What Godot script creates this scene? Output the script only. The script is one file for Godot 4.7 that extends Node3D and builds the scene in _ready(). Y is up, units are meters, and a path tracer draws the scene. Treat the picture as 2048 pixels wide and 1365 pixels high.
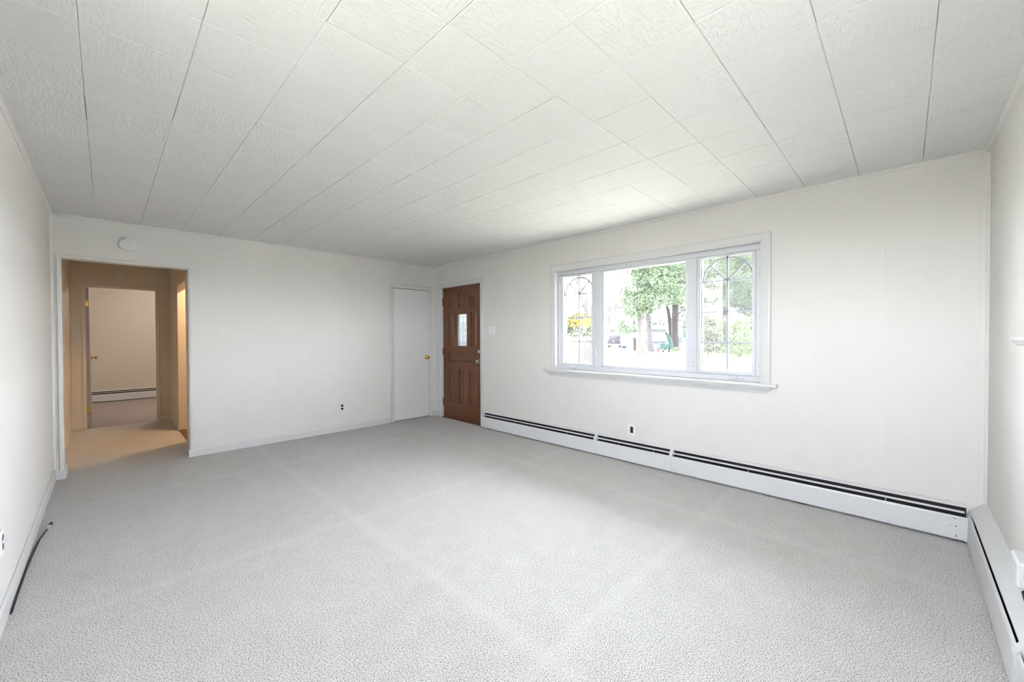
extends Node3D

# ------------------------------------------------------------------ mesh building
class Mb:
	var v := PackedVector3Array()
	var n := PackedVector3Array()
	var t := PackedVector2Array()
	var xf := Transform3D.IDENTITY

	func tri(a: Vector3, b: Vector3, c: Vector3, na: Vector3, nb: Vector3, nc: Vector3, ua := Vector2.ZERO, ub := Vector2.ZERO, uc := Vector2.ZERO) -> void:
		if (b - a).cross(c - a).dot(na + nb + nc) > 0.0:
			var s := b; b = c; c = s
			s = nb; nb = nc; nc = s
			var q := ub; ub = uc; uc = q
		v.append(xf * a); v.append(xf * b); v.append(xf * c)
		n.append((xf.basis * na).normalized()); n.append((xf.basis * nb).normalized()); n.append((xf.basis * nc).normalized())
		t.append(ua); t.append(ub); t.append(uc)

	func flat(a: Vector3, b: Vector3, c: Vector3, out: Vector3) -> void:
		var m := (b - a).cross(c - a)
		if m.length() < 1e-12:
			return
		m = m.normalized()
		if m.dot(out) < 0.0:
			m = -m
		tri(a, b, c, m, m, m)

	func quad(a: Vector3, b: Vector3, c: Vector3, d: Vector3, out: Vector3, uv := []) -> void:
		if uv.size() == 4:
			tri(a, b, c, out, out, out, uv[0], uv[1], uv[2])
			tri(a, c, d, out, out, out, uv[0], uv[2], uv[3])
		else:
			flat(a, b, c, out)
			flat(a, c, d, out)

	# a box from lo to hi with its edges chamfered by e
	func box(lo: Vector3, hi: Vector3, e := 0.0) -> void:
		var c := (lo + hi) / 2.0
		var h := (hi - lo) / 2.0
		e = minf(e, minf(h.x, minf(h.y, h.z)) * 0.9)
		for ax in 3:
			var p := (ax + 1) % 3
			var q := (ax + 2) % 3
			for s in [-1.0, 1.0]:
				var k := []
				for w in [[-1, -1], [1, -1], [1, 1], [-1, 1]]:
					var x := Vector3.ZERO
					x[ax] = s * h[ax]
					x[p] = w[0] * (h[p] - e)
					x[q] = w[1] * (h[q] - e)
					k.append(c + x)
				var o := Vector3.ZERO
				o[ax] = s
				quad(k[0], k[1], k[2], k[3], o)
			if e > 0.0:
				for s in [-1.0, 1.0]:
					for r in [-1.0, 1.0]:
						var k := []
						for w in [[0, -1], [0, 1], [1, 1], [1, -1]]:
							var x := Vector3.ZERO
							x[ax] = w[1] * (h[ax] - e)
							x[p] = s * (h[p] - (e if w[0] else 0.0))
							x[q] = r * (h[q] - (0.0 if w[0] else e))
							k.append(c + x)
						var o := Vector3.ZERO
						o[p] = s
						o[q] = r
						quad(k[0], k[1], k[2], k[3], o)
		if e > 0.0:
			for sx in [-1.0, 1.0]:
				for sy in [-1.0, 1.0]:
					for sz in [-1.0, 1.0]:
						var o := Vector3(sx, sy, sz)
						flat(c + o * Vector3(h.x, h.y - e, h.z - e), c + o * Vector3(h.x - e, h.y, h.z - e), c + o * Vector3(h.x - e, h.y - e, h.z), o)

	# a profile (x along u, y along w2) swept along w; the ends are sheared by s0 and s1 for mitres
	func sweep(poly: Array, o: Vector3, u: Vector3, w2: Vector3, w: Vector3, length: float, s0 := Vector2.ZERO, s1 := Vector2.ZERO) -> void:
		var a := []
		var b := []
		var flatp := PackedVector2Array()
		var mid := Vector2.ZERO
		for p: Vector2 in poly:
			flatp.append(p)
			mid += p / poly.size()
			var at := o + u * p.x + w2 * p.y
			a.append(at + w * s0.dot(p))
			b.append(at + w * (length + s1.dot(p)))
		var sign := 1.0 if not Geometry2D.is_polygon_clockwise(flatp) else -1.0
		for i in poly.size():
			var j := (i + 1) % poly.size()
			var d: Vector2 = poly[j] - poly[i]
			var out := (u * d.y - w2 * d.x) * sign
			quad(a[i], a[j], b[j], b[i], out.normalized())
		var tr := Geometry2D.triangulate_polygon(flatp)
		for i in range(0, tr.size(), 3):
			flat(a[tr[i]], a[tr[i + 1]], a[tr[i + 2]], -w)
			flat(b[tr[i]], b[tr[i + 1]], b[tr[i + 2]], w)

	# a profile of (radius, height) turned about the y axis
	func lathe(prof: Array, segs := 20) -> void:
		var fn := []
		var area := 0.0
		for i in prof.size():
			var q: Vector2 = prof[(i + 1) % prof.size()]
			area += prof[i].x * q.y - q.x * prof[i].y
		var turn := 1.0 if area >= 0.0 else -1.0
		for i in prof.size() - 1:
			var d: Vector2 = prof[i + 1] - prof[i]
			fn.append(Vector2(d.y, -d.x).normalized() * turn)
		for i in prof.size() - 1:
			var n0: Vector2 = fn[i]
			var n1: Vector2 = fn[i]
			if i > 0 and fn[i].dot(fn[i - 1]) > 0.6:
				n0 = (fn[i] + fn[i - 1]).normalized()
			if i < fn.size() - 1 and fn[i].dot(fn[i + 1]) > 0.6:
				n1 = (fn[i] + fn[i + 1]).normalized()
			for k in segs:
				var a := TAU * k / segs
				var b := TAU * (k + 1) / segs
				var da := Vector3(cos(a), 0, sin(a))
				var db := Vector3(cos(b), 0, sin(b))
				var y := Vector3.UP
				var p0: Vector3 = da * prof[i].x + y * prof[i].y
				var p1: Vector3 = db * prof[i].x + y * prof[i].y
				var p2: Vector3 = db * prof[i + 1].x + y * prof[i + 1].y
				var p3: Vector3 = da * prof[i + 1].x + y * prof[i + 1].y
				if prof[i].x > 1e-6:
					tri(p0, p1, p2, da * n0.x + y * n0.y, db * n0.x + y * n0.y, db * n1.x + y * n1.y)
				if prof[i + 1].x > 1e-6:
					tri(p0, p2, p3, da * n0.x + y * n0.y, db * n1.x + y * n1.y, da * n1.x + y * n1.y)

	# a round tube through points, with a radius at each
	func tube(pts: Array, rad: Array, segs := 10, caps := true) -> void:
		var rings := []
		var nrm := []
		var side := Vector3.ZERO
		for i in pts.size():
			var d: Vector3 = (pts[mini(i + 1, pts.size() - 1)] - pts[maxi(i - 1, 0)]).normalized()
			if side == Vector3.ZERO:
				side = d.cross(Vector3(0.3, 0.2, 1)).normalized()
			side = (side - d * side.dot(d)).normalized()
			var up := d.cross(side)
			var ring := []
			var rn := []
			for k in segs:
				var a := TAU * k / segs
				var o := side * cos(a) + up * sin(a)
				rn.append(o)
				ring.append(pts[i] + o * rad[i])
			rings.append(ring)
			nrm.append(rn)
		for i in pts.size() - 1:
			for k in segs:
				var j := (k + 1) % segs
				tri(rings[i][k], rings[i][j], rings[i + 1][j], nrm[i][k], nrm[i][j], nrm[i + 1][j])
				tri(rings[i][k], rings[i + 1][j], rings[i + 1][k], nrm[i][k], nrm[i + 1][j], nrm[i + 1][k])
		if caps:
			for e in [0, pts.size() - 1]:
				var d: Vector3 = pts[0] - pts[1] if e == 0 else pts[e] - pts[e - 1]
				for k in range(1, segs - 1):
					flat(rings[e][0], rings[e][k], rings[e][k + 1], d)

	func mesh() -> ArrayMesh:
		var a := []
		a.resize(Mesh.ARRAY_MAX)
		a[Mesh.ARRAY_VERTEX] = v
		a[Mesh.ARRAY_NORMAL] = n
		a[Mesh.ARRAY_TEX_UV] = t
		var m := ArrayMesh.new()
		m.add_surface_from_arrays(Mesh.PRIMITIVE_TRIANGLES, a)
		return m


var taken := {}

func numbered(called: String) -> String:
	taken[called] = taken.get(called, -1) + 1
	return called if taken[called] == 0 else "%s_%03d" % [called, taken[called]]

func part(called: String, m, mat: Material, parent: Node = self) -> MeshInstance3D:
	var o := MeshInstance3D.new()
	o.name = called if parent != self else numbered(called)
	o.mesh = m.mesh() if m is Mb else m
	o.material_override = mat
	parent.add_child(o, true)
	return o

func tag(o: Node, label: String, category: String, group := "", kind := "") -> Node:
	o.set_meta("label", label)
	o.set_meta("category", category)
	if group:
		o.set_meta("group", group)
	if kind:
		o.set_meta("kind", kind)
	return o

func thing(called: String, label: String, category: String, at := Vector3.ZERO, turn := 0.0, group := "", kind := "") -> Node3D:
	var o := Node3D.new()
	o.name = numbered(called)
	o.position = at
	o.rotation.y = turn
	add_child(o, true)
	tag(o, label, category, group, kind)
	return o

func mat(c: Color, rough := 0.6, metal := 0.0) -> StandardMaterial3D:
	var m := StandardMaterial3D.new()
	m.albedo_color = c
	m.roughness = rough
	m.metallic = metal
	return m

func c8(r: int, g: int, b: int) -> Color:
	return Color(r / 255.0, g / 255.0, b / 255.0)

func noise_tex(size: int, freq: float, ramp: Array, octaves := 3, kind := FastNoiseLite.TYPE_SIMPLEX_SMOOTH, warp := 0.0, sd := 1, gain := 0.5) -> NoiseTexture2D:
	var f := FastNoiseLite.new()
	f.seed = sd
	f.noise_type = kind
	f.frequency = freq
	f.fractal_octaves = octaves
	f.fractal_gain = gain
	if warp > 0.0:
		f.domain_warp_enabled = true
		f.domain_warp_amplitude = warp
		f.domain_warp_frequency = freq * 0.5
	var tx := NoiseTexture2D.new()
	tx.width = size
	tx.height = size
	tx.seamless = true
	tx.noise = f
	if ramp.size():
		var g := Gradient.new()
		var of := PackedFloat32Array()
		var co := PackedColorArray()
		for r in ramp:
			of.append(r[0])
			co.append(r[1])
		g.offsets = of
		g.colors = co
		tx.color_ramp = g
	return tx

const W := 3.985      # the room runs from x = -W (left wall) to 0 (window wall),
const L := 5.664      # from z = 0 (back wall) to L (wall with the shelf),
const H := 2.345      # and from the carpet at y = 0 up to H
var M := {}
var rng := RandomNumberGenerator.new()

func _ready() -> void:
	rng.seed = 7
	# ---------------- camera, sky, sun, exposure
	var cam := Camera3D.new()
	cam.name = "camera"
	cam.position = Vector3(-3.6509, 1.2498, 5.3118)
	cam.rotation = Vector3(-0.01207, -0.79351, -0.0037)
	cam.fov = 81.03
	cam.near = 0.02
	cam.far = 400.0
	add_child(cam)
	var sky := ProceduralSkyMaterial.new()
	sky.sky_top_color = Color(0.93, 0.955, 1.0)
	sky.sky_horizon_color = Color(0.97, 0.98, 1.0)
	sky.ground_horizon_color = Color(0.8, 0.8, 0.78)
	sky.ground_bottom_color = Color(0.7, 0.7, 0.68)
	sky.sun_angle_max = 1.0
	var env := Environment.new()
	env.background_mode = Environment.BG_SKY
	env.sky = Sky.new()
	env.sky.sky_material = sky
	env.background_energy_multiplier = 31.5
	env.tonemap_mode = Environment.TONE_MAPPER_LINEAR
	env.tonemap_exposure = 1.32
	env.sdfgi_enabled = true
	env.ssao_enabled = true
	env.ssil_enabled = true
	var we := WorldEnvironment.new()
	we.name = "world"
	we.environment = env
	add_child(we)
	var sun := DirectionalLight3D.new()
	sun.name = "sun"
	sun.light_energy = 3.0
	sun.light_color = Color(1.0, 0.985, 0.98)
	sun.light_angular_distance = 1.0
	sun.shadow_enabled = true
	sun.sky_mode = DirectionalLight3D.SKY_MODE_LIGHT_ONLY
	add_child(sun)
	sun.look_at_from_position(Vector3(0.5, 1.0, -0.15) * 20.0, Vector3.ZERO)
	materials()
	shell()
	trims()
	front_door()
	closet_door()
	hall()
	window_main()
	heaters()
	fittings()
	rear_windows()
	outdoors()

func materials() -> void:
	M.wall = mat(c8(234, 232, 228), 0.55)
	M.trim = mat(c8(226, 226, 226), 0.35)
	M.vinyl = mat(c8(222, 225, 230), 0.35)
	M.door_white = mat(c8(240, 240, 241), 0.4)
	M.heater = mat(c8(232, 233, 235), 0.3)
	M.dark = mat(c8(22, 20, 24), 0.7)
	M.brown = mat(c8(98, 60, 36), 0.4)
	M.brass = mat(c8(205, 165, 80), 0.22, 1.0)
	M.bronze = mat(c8(110, 70, 40), 0.35, 0.8)
	M.nickel = mat(c8(190, 186, 178), 0.25, 1.0)
	M.plastic = mat(c8(242, 243, 244), 0.35)
	M.ivory = mat(c8(233, 231, 226), 0.35)
	M.black = mat(c8(16, 15, 20), 0.45)
	M.gasket = mat(c8(70, 72, 82), 0.6)
	M.muntin = mat(c8(150, 152, 166), 0.5)
	M.screw = mat(c8(188, 190, 196), 0.4, 0.3)
	M.lead = mat(c8(104, 108, 114), 0.4, 0.5)
	M.outer = mat(c8(225, 225, 222), 0.8)
	M.roof = mat(c8(120, 118, 115), 0.9)
	M.wood = mat(c8(120, 88, 66), 0.6)
	M.hall = mat(c8(233, 224, 208), 0.6)
	M.glass = mat(Color(1, 1, 1, 0.02), 0.02)
	M.glass.transparency = BaseMaterial3D.TRANSPARENCY_ALPHA
	M.leaded = mat(Color(0.86, 0.91, 0.94, 0.86), 0.15)
	M.leaded.transparency = BaseMaterial3D.TRANSPARENCY_ALPHA
	# carpet: pale grey loop pile flecked with darker yarn
	M.carpet = mat(Color.WHITE, 1.0)
	M.carpet.metallic_specular = 0.1
	M.carpet.albedo_texture = noise_tex(2048, 0.12, [[0.0, c8(74, 71, 69)], [0.23, c8(106, 102, 100)], [0.37, c8(186, 183, 181)], [0.5, c8(230, 228, 226)], [1.0, c8(250, 249, 249)]], 3, FastNoiseLite.TYPE_SIMPLEX_SMOOTH, 0.0, 3, 0.8)
	M.carpet.detail_enabled = true
	M.carpet.detail_blend_mode = BaseMaterial3D.BLEND_MODE_MUL
	M.carpet.detail_albedo = noise_tex(512, 0.02, [[0.0, c8(246, 246, 246)], [1.0, Color.WHITE]], 4, FastNoiseLite.TYPE_SIMPLEX_SMOOTH, 0.0, 9)
	M.carpet.heightmap_enabled = true
	M.carpet.heightmap_texture = noise_tex(2048, 0.12, [], 3, FastNoiseLite.TYPE_SIMPLEX_SMOOTH, 0.0, 3, 0.8)
	M.carpet.heightmap_scale = 0.15
	M.bedcarpet = mat(c8(196, 186, 182), 1.0)
	M.bedcarpet.albedo_texture = noise_tex(512, 0.06, [[0.0, c8(215, 215, 215)], [1.0, Color.WHITE]], 2)
	# ceiling tiles: pressed relief of wavering strokes
	M.tile = mat(c8(240, 240, 239), 0.7)
	M.tile.heightmap_enabled = true
	M.tile.heightmap_texture = noise_tex(1024, 0.03, [[0.0, Color.BLACK], [0.42, Color(0.2, 0.2, 0.2)], [0.56, Color(0.85, 0.85, 0.85)], [1.0, Color.WHITE]], 2, FastNoiseLite.TYPE_SIMPLEX_SMOOTH, 18.0, 5)
	M.tile.heightmap_scale = 0.12
	M.joint = mat(c8(120, 104, 94), 0.9)

# a wall of planks: o is its lower left corner seen from the room, u runs along it, n points into the room
func plank_wall(called: String, label: String, o: Vector3, u: Vector3, n: Vector3, length: float, holes: Array, cuts: Array, thick: float) -> Node3D:
	var w := thing(called, label, "wall", o, 0.0, "", "structure")
	var y := Vector3.UP
	var back := 0.007
	wall_core(w, "backing", u, n, length, holes, -back, thick)
	var edges := [0.0]
	for k in cuts:
		if k > 0.015 and k < length - 0.015:
			edges.append(k)
	edges.append(length)
	for i in edges.size() - 1:
		var a: float = edges[i]
		var b: float = edges[i + 1]
		var ys := [0.0, H]
		for h: Rect2 in holes:
			if h.position.x < b and h.end.x > a:
				for k in [h.position.y, h.end.y]:
					if k > 0.0 and k < H and not k in ys:
						ys.append(k)
		ys.sort()
		var mb := Mb.new()
		for j in ys.size() - 1:
			var spans := [[a, b]]
			for h: Rect2 in holes:
				if h.position.y < ys[j] + 0.001 and h.end.y > ys[j + 1] - 0.001:
					var nx := []
					for s in spans:
						if h.end.x <= s[0] or h.position.x >= s[1]:
							nx.append(s)
							continue
						if h.position.x > s[0]:
							nx.append([s[0], h.position.x])
						if h.end.x < s[1]:
							nx.append([h.end.x, s[1]])
					spans = nx
			if spans.is_empty():
				if mb.v.size():
					part("plank", mb, M.wall, w)
				mb = Mb.new()
			for s in spans:
				var e := 0.0005
				var g := 0.00005
				var l0: float = s[0] + (g if s[0] == a else 0.0)
				var l1: float = s[1] - (g if s[1] == b else 0.0)
				var i0: float = l0 + (e if s[0] == a else 0.0)
				var i1: float = l1 - (e if s[1] == b else 0.0)
				var p := func(q: float, yy: float, d: float) -> Vector3: return u * q + y * yy + n * d
				mb.quad(p.call(i0, ys[j], 0.0), p.call(i1, ys[j], 0.0), p.call(i1, ys[j + 1], 0.0), p.call(i0, ys[j + 1], 0.0), n)
				mb.quad(p.call(l0, ys[j], -e), p.call(i0, ys[j], 0.0), p.call(i0, ys[j + 1], 0.0), p.call(l0, ys[j + 1], -e), n - u)
				mb.quad(p.call(l1, ys[j], -e), p.call(i1, ys[j], 0.0), p.call(i1, ys[j + 1], 0.0), p.call(l1, ys[j + 1], -e), n + u)
				mb.quad(p.call(l0, ys[j], -e), p.call(l0, ys[j], -back), p.call(l0, ys[j + 1], -back), p.call(l0, ys[j + 1], -e), -u)
				mb.quad(p.call(l1, ys[j], -e), p.call(l1, ys[j], -back), p.call(l1, ys[j + 1], -back), p.call(l1, ys[j + 1], -e), u)
		if mb.v.size():
			part("plank", mb, M.wall, w)
	return w

# boxes that fill a wall between depth d0 (towards the room) and -thick, round its openings
func wall_core(w: Node, called: String, u: Vector3, n: Vector3, length: float, holes: Array, d0: float, thick: float, m: Material = null, height := H) -> void:
	var xs := [0.0, length]
	for h: Rect2 in holes:
		xs.append(clampf(h.position.x, 0, length))
		xs.append(clampf(h.end.x, 0, length))
	xs.sort()
	var mb := Mb.new()
	for i in xs.size() - 1:
		if xs[i + 1] - xs[i] < 0.0005:
			continue
		var c: float = (xs[i] + xs[i + 1]) / 2.0
		var free := [[0.0, height]]
		for h: Rect2 in holes:
			if c > h.position.x and c < h.end.x:
				var nx := []
				for s in free:
					if h.position.y > s[0]:
						nx.append([s[0], minf(s[1], h.position.y)])
					if h.end.y < s[1]:
						nx.append([maxf(s[0], h.end.y), s[1]])
				free = nx
		for s in free:
			var a: Vector3 = u * xs[i] + Vector3.UP * s[0] + n * d0
			var b: Vector3 = u * xs[i + 1] + Vector3.UP * s[1] - n * thick
			mb.box(Vector3(minf(a.x, b.x), minf(a.y, b.y), minf(a.z, b.z)), Vector3(maxf(a.x, b.x), maxf(a.y, b.y), maxf(a.z, b.z)))
	part(called, mb, m if m else M.wall, w)

func plain_wall(called: String, label: String, o: Vector3, u: Vector3, n: Vector3, length: float, holes: Array, thick: float, m: Material) -> void:
	var w := thing(called, label, "wall", o, 0.0, "", "structure")
	wall_core(w, "plaster", u, n, length, holes, 0.0, thick, m)

func panel_cuts(first: float, length: float) -> Array:
	var a := []
	var s := first
	while s > 0.0:
		s -= 1.219
	while s < length:
		for k in [0.0, 0.105, 0.38, 0.57, 0.79, 0.935]:
			a.append(s + k)
		s += 1.219
	return a

func slab(called: String, label: String, category: String, lo: Vector3, hi: Vector3, m: Material) -> Node3D:
	var b := Mb.new()
	b.box(lo - Vector3(lo.x, lo.y, lo.z), hi - lo)
	var o := part(called, b, m)
	o.position = lo
	tag(o, label, category, "", "structure")
	return o

func floor_sheet(called: String, label: String, lo: Vector3, hi: Vector3, m: Material, tile: float) -> void:
	var mb := Mb.new()
	var s := hi - lo
	mb.quad(Vector3(0, s.y, 0), Vector3(s.x, s.y, 0), Vector3(s.x, s.y, s.z), Vector3(0, s.y, s.z), Vector3.UP, [Vector2(lo.x, lo.z) / tile, Vector2(hi.x, lo.z) / tile, Vector2(hi.x, hi.z) / tile, Vector2(lo.x, hi.z) / tile])
	mb.quad(Vector3.ZERO, Vector3(s.x, 0, 0), Vector3(s.x, 0, s.z), Vector3(0, 0, s.z), Vector3.DOWN)
	for k in [[Vector3(0, 0, 0), Vector3(s.x, 0, 0), Vector3(0, 0, -1)], [Vector3(0, 0, s.z), Vector3(s.x, 0, s.z), Vector3(0, 0, 1)], [Vector3(0, 0, 0), Vector3(0, 0, s.z), Vector3(-1, 0, 0)], [Vector3(s.x, 0, 0), Vector3(s.x, 0, s.z), Vector3(1, 0, 0)]]:
		var up := Vector3(0, s.y, 0)
		mb.quad(k[0], k[1], k[1] + up, k[0] + up, k[2])
	var o := part(called, mb, m)
	o.position = lo
	tag(o, label, "floor", "", "structure")

func shell() -> void:
	# floors: the living room carpet runs on into the hall
	floor_sheet("floor", "pale grey flecked carpet across the empty living room and hall", Vector3(-4.1, -0.1, -2.67), Vector3(0.0, 0.0, L), M.carpet, 1.7)
	floor_sheet("floor_bedroom", "plain mauve-grey carpet of the bedroom past the hall", Vector3(-4.8, -0.1, -5.9), Vector3(-1.6, -0.002, -2.67), M.bedcarpet, 0.7)
	slab("floor_base", "concrete slab under the house", "floor", Vector3(-5.0, -0.5, -6.0), Vector3(0.16, -0.1, 5.8), M.outer)
	slab("floor_side", "brown plank floor inside the lit side doorway", "floor", Vector3(-2.935, -0.099, -2.6), Vector3(-1.5, 0.004, -0.13), M.wood)
	# ceilings and roof
	slab("ceiling_hall", "plain ceiling over the hall and the bedroom", "ceiling", Vector3(-4.8, H, -5.92), Vector3(0.0, H + 0.1, -0.06), M.hall)
	slab("roof", "flat roof slab with its eave over the front window", "roof", Vector3(-5.3, H + 0.13, -6.3), Vector3(1.75, H + 0.3, 5.86), M.roof)
	var c := thing("ceiling", "white ceiling of square embossed tiles in the living room", "ceiling", Vector3(-W, H, 0.0), 0.0, "", "structure")
	var bb := Mb.new()
	bb.box(Vector3(-0.06, 0.008, -0.06), Vector3(W + 0.06, 0.12, L + 0.06))
	part("backing", bb, M.joint, c)
	tiles(c)
	# walls
	plank_wall("wall_back", "off-white grooved panel wall with hall opening and closet door", Vector3(-W, 0, 0), Vector3.RIGHT, Vector3.BACK, W, [Rect2(W - 3.93, -0.1, 0.885, 2.065), Rect2(W - 0.722, -0.1, 0.622, 2.068)], panel_cuts(W - 2.803, W), 0.115)
	plank_wall("wall_right", "off-white grooved panel wall with brown front door and wide window", Vector3(0, 0, 0), Vector3.BACK, Vector3.LEFT, L, [Rect2(0.165, -0.1, 0.955, 2.105), Rect2(2.405, 0.84, 2.11, 1.175)], panel_cuts(2.4, L), 0.15)
	plank_wall("wall_left", "off-white grooved panel wall at the left edge", Vector3(-W, 0, L), Vector3.FORWARD, Vector3.RIGHT, L, [Rect2(L - 5.25, 1.2, 1.25, 0.92)], panel_cuts(L - 2.23, L), 0.13)
	plank_wall("wall_front", "off-white grooved panel wall behind the shelf at the right edge", Vector3(0, 0, L), Vector3.LEFT, Vector3.FORWARD, W, [Rect2(2.4, 1.245, 0.62, 0.85)], panel_cuts(0.4, W), 0.13)
	# the hall, the lit side room, the bedroom and the closet
	plain_wall("wall_hall_left", "left wall of the hall beyond the opening", Vector3(-W, 0, -0.115), Vector3.FORWARD, Vector3.RIGHT, 2.505, [], 0.12, M.hall)
	plain_wall("wall_hall_back", "end wall of the hall round the open bedroom doorway", Vector3(-4.9, 0, -2.62), Vector3.RIGHT, Vector3.BACK, 4.9, [Rect2(-3.85 + 4.9, -0.1, 0.725, 2.05)], 0.1, M.hall)
	plain_wall("wall_hall_right", "right wall of the hall with the lit side doorway", Vector3(-2.972, 0, -2.62), Vector3.BACK, Vector3.LEFT, 2.505, [Rect2(1.0, -0.1, 0.80, 2.03)], 0.11, M.hall)
	plain_wall("wall_side", "far wall of the lit side room", Vector3(-1.6, 0, -2.62), Vector3.BACK, Vector3.LEFT, 2.505, [], 0.1, M.hall)
	plain_wall("wall_bedroom_back", "peach wall at the back of the bedroom above its heater", Vector3(-4.9, 0, -5.82), Vector3.RIGHT, Vector3.BACK, 4.9, [], 0.1, M.hall)
	plain_wall("wall_bedroom_left", "left wall of the bedroom", Vector3(-4.75, 0, -2.6), Vector3.FORWARD, Vector3.RIGHT, 3.3, [], 0.12, M.hall)
	plain_wall("wall_bedroom_right", "right wall of the bedroom", Vector3(-1.75, 0, -5.9), Vector3.BACK, Vector3.LEFT, 3.3, [], 0.12, M.hall)
	plain_wall("wall_closet", "back wall of the closet", Vector3(-1.5, 0, -0.8), Vector3.RIGHT, Vector3.BACK, 1.6, [], 0.1, M.hall)
	plain_wall("wall_closet_right", "outer end wall of the closet", Vector3(0.02, 0, -0.8), Vector3.BACK, Vector3.LEFT, 0.8, [], 0.1, M.hall)

func tile_mesh(sx: float, sz: float, turned: bool, off: Vector2) -> ArrayMesh:
	var mb := Mb.new()
	var e := 0.0035
	var g := 0.0006
	var t := 0.012
	var uv := func(p: Vector3) -> Vector2:
		var q := Vector2(p.x * 0.5, p.z * 2.0) if not turned else Vector2(p.z * 0.5, p.x * 2.0)
		return q + off
	var k := []
	for s in [[0, 0], [1, 0], [1, 1], [0, 1]]:
		k.append([Vector3(g + s[0] * (sx - 2 * g), 0, g + s[1] * (sz - 2 * g)), Vector3(e + s[0] * (sx - 2 * e), 0, e + s[1] * (sz - 2 * e))])
	var f := []
	for i in 4:
		f.append(uv.call(k[i][1]))
	mb.quad(k[0][1], k[1][1], k[2][1], k[3][1], Vector3.DOWN, f)
	for i in 4:
		var j := (i + 1) % 4
		var a: Vector3 = k[i][0] + Vector3.UP * 0.0022
		var b: Vector3 = k[j][0] + Vector3.UP * 0.0022
		var out: Vector3 = ((a + b) / 2.0 - Vector3(sx / 2, 0, sz / 2)).normalized()
		mb.quad(k[i][1], k[j][1], b, a, out * 0.5 + Vector3.DOWN)
		mb.quad(a, b, b + Vector3.UP * t, a + Vector3.UP * t, out)
	return mb.mesh()

func tiles(c: Node3D) -> void:
	var T := 0.3032
	var xs := [0.0, 0.2775]
	while xs[-1] + T < W:
		xs.append(xs[-1] + T)
	xs.append(W)
	var zs := [0.0, 0.2319]
	while zs[-1] + T < L:
		zs.append(zs[-1] + T)
	zs.append(L)
	var whole := {}
	for i in xs.size() - 1:
		var gap := 0.0
		for j in zs.size() - 1:
			var sx: float = xs[i + 1] - xs[i]
			var sz: float = zs[j + 1] - zs[j]
			var turned := rng.randf() < 0.5 if (i + j) % 4 == 0 else (i + j) % 2 == 1
			var pick := rng.randi() % 6
			var key := "%.3f %.3f %s %d" % [sx, sz, turned, pick]
			if not whole.has(key):
				whole[key] = tile_mesh(sx, sz, turned, Vector2(pick * 0.173, pick * 0.311))
			var o := part("ceiling_tile", whole[key], M.tile, c)
			o.position = Vector3(xs[i] + rng.randf_range(-0.0008, 0.0008), rng.randf_range(-0.0004, 0.0009), zs[j] + rng.randf_range(-0.0006, 0.0006))

const CASING := [Vector2(0, 0), Vector2(1, 0), Vector2(1, 0.7), Vector2(0.9, 0.95), Vector2(0.75, 1), Vector2(0.25, 0.8), Vector2(0.08, 0.62), Vector2(0, 0.5)]

func scaled(poly: Array, w: float, t: float) -> Array:
	var a := []
	for p: Vector2 in poly:
		a.append(Vector2(p.x * w, p.y * t))
	return a

# mitred casing round an opening from u0 to u1 up to top; o on the wall face, u along it, n into the room
func casing(parent: Node, o: Vector3, u: Vector3, n: Vector3, u0: float, u1: float, top: float, w: float, t: float, m: Material, bottom := 0.0) -> void:
	var pr := scaled(CASING, w, t)
	var y := Vector3.UP
	var a := Mb.new()
	a.sweep(pr, o + u * u0 + y * bottom, -u, n, y, top - bottom, Vector2.ZERO, Vector2(1, 0))
	part("casing_side", a, m, parent)
	a = Mb.new()
	a.sweep(pr, o + u * u1 + y * bottom, u, n, y, top - bottom, Vector2.ZERO, Vector2(1, 0))
	part("casing_side", a, m, parent)
	a = Mb.new()
	a.sweep(pr, o + u * u0 + y * top, y, n, u, u1 - u0, Vector2(-1, 0), Vector2(1, 0))
	part("casing_head", a, m, parent)

func base_run(called: String, label: String, o: Vector3, w: Vector3, n: Vector3, length: float, h := 0.08, m: Material = null, s0 := Vector2.ZERO, s1 := Vector2.ZERO) -> void:
	var mb := Mb.new()
	mb.sweep([Vector2(0, 0), Vector2(0.013, 0), Vector2(0.013, h * 0.8), Vector2(0.011, h * 0.92), Vector2(0.006, h), Vector2(0, h)], Vector3.ZERO, n, Vector3.UP, w, length, s0, s1)
	var q := part(called, mb, m if m else M.trim)
	q.position = o
	tag(q, label, "baseboard", "", "structure")

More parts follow.
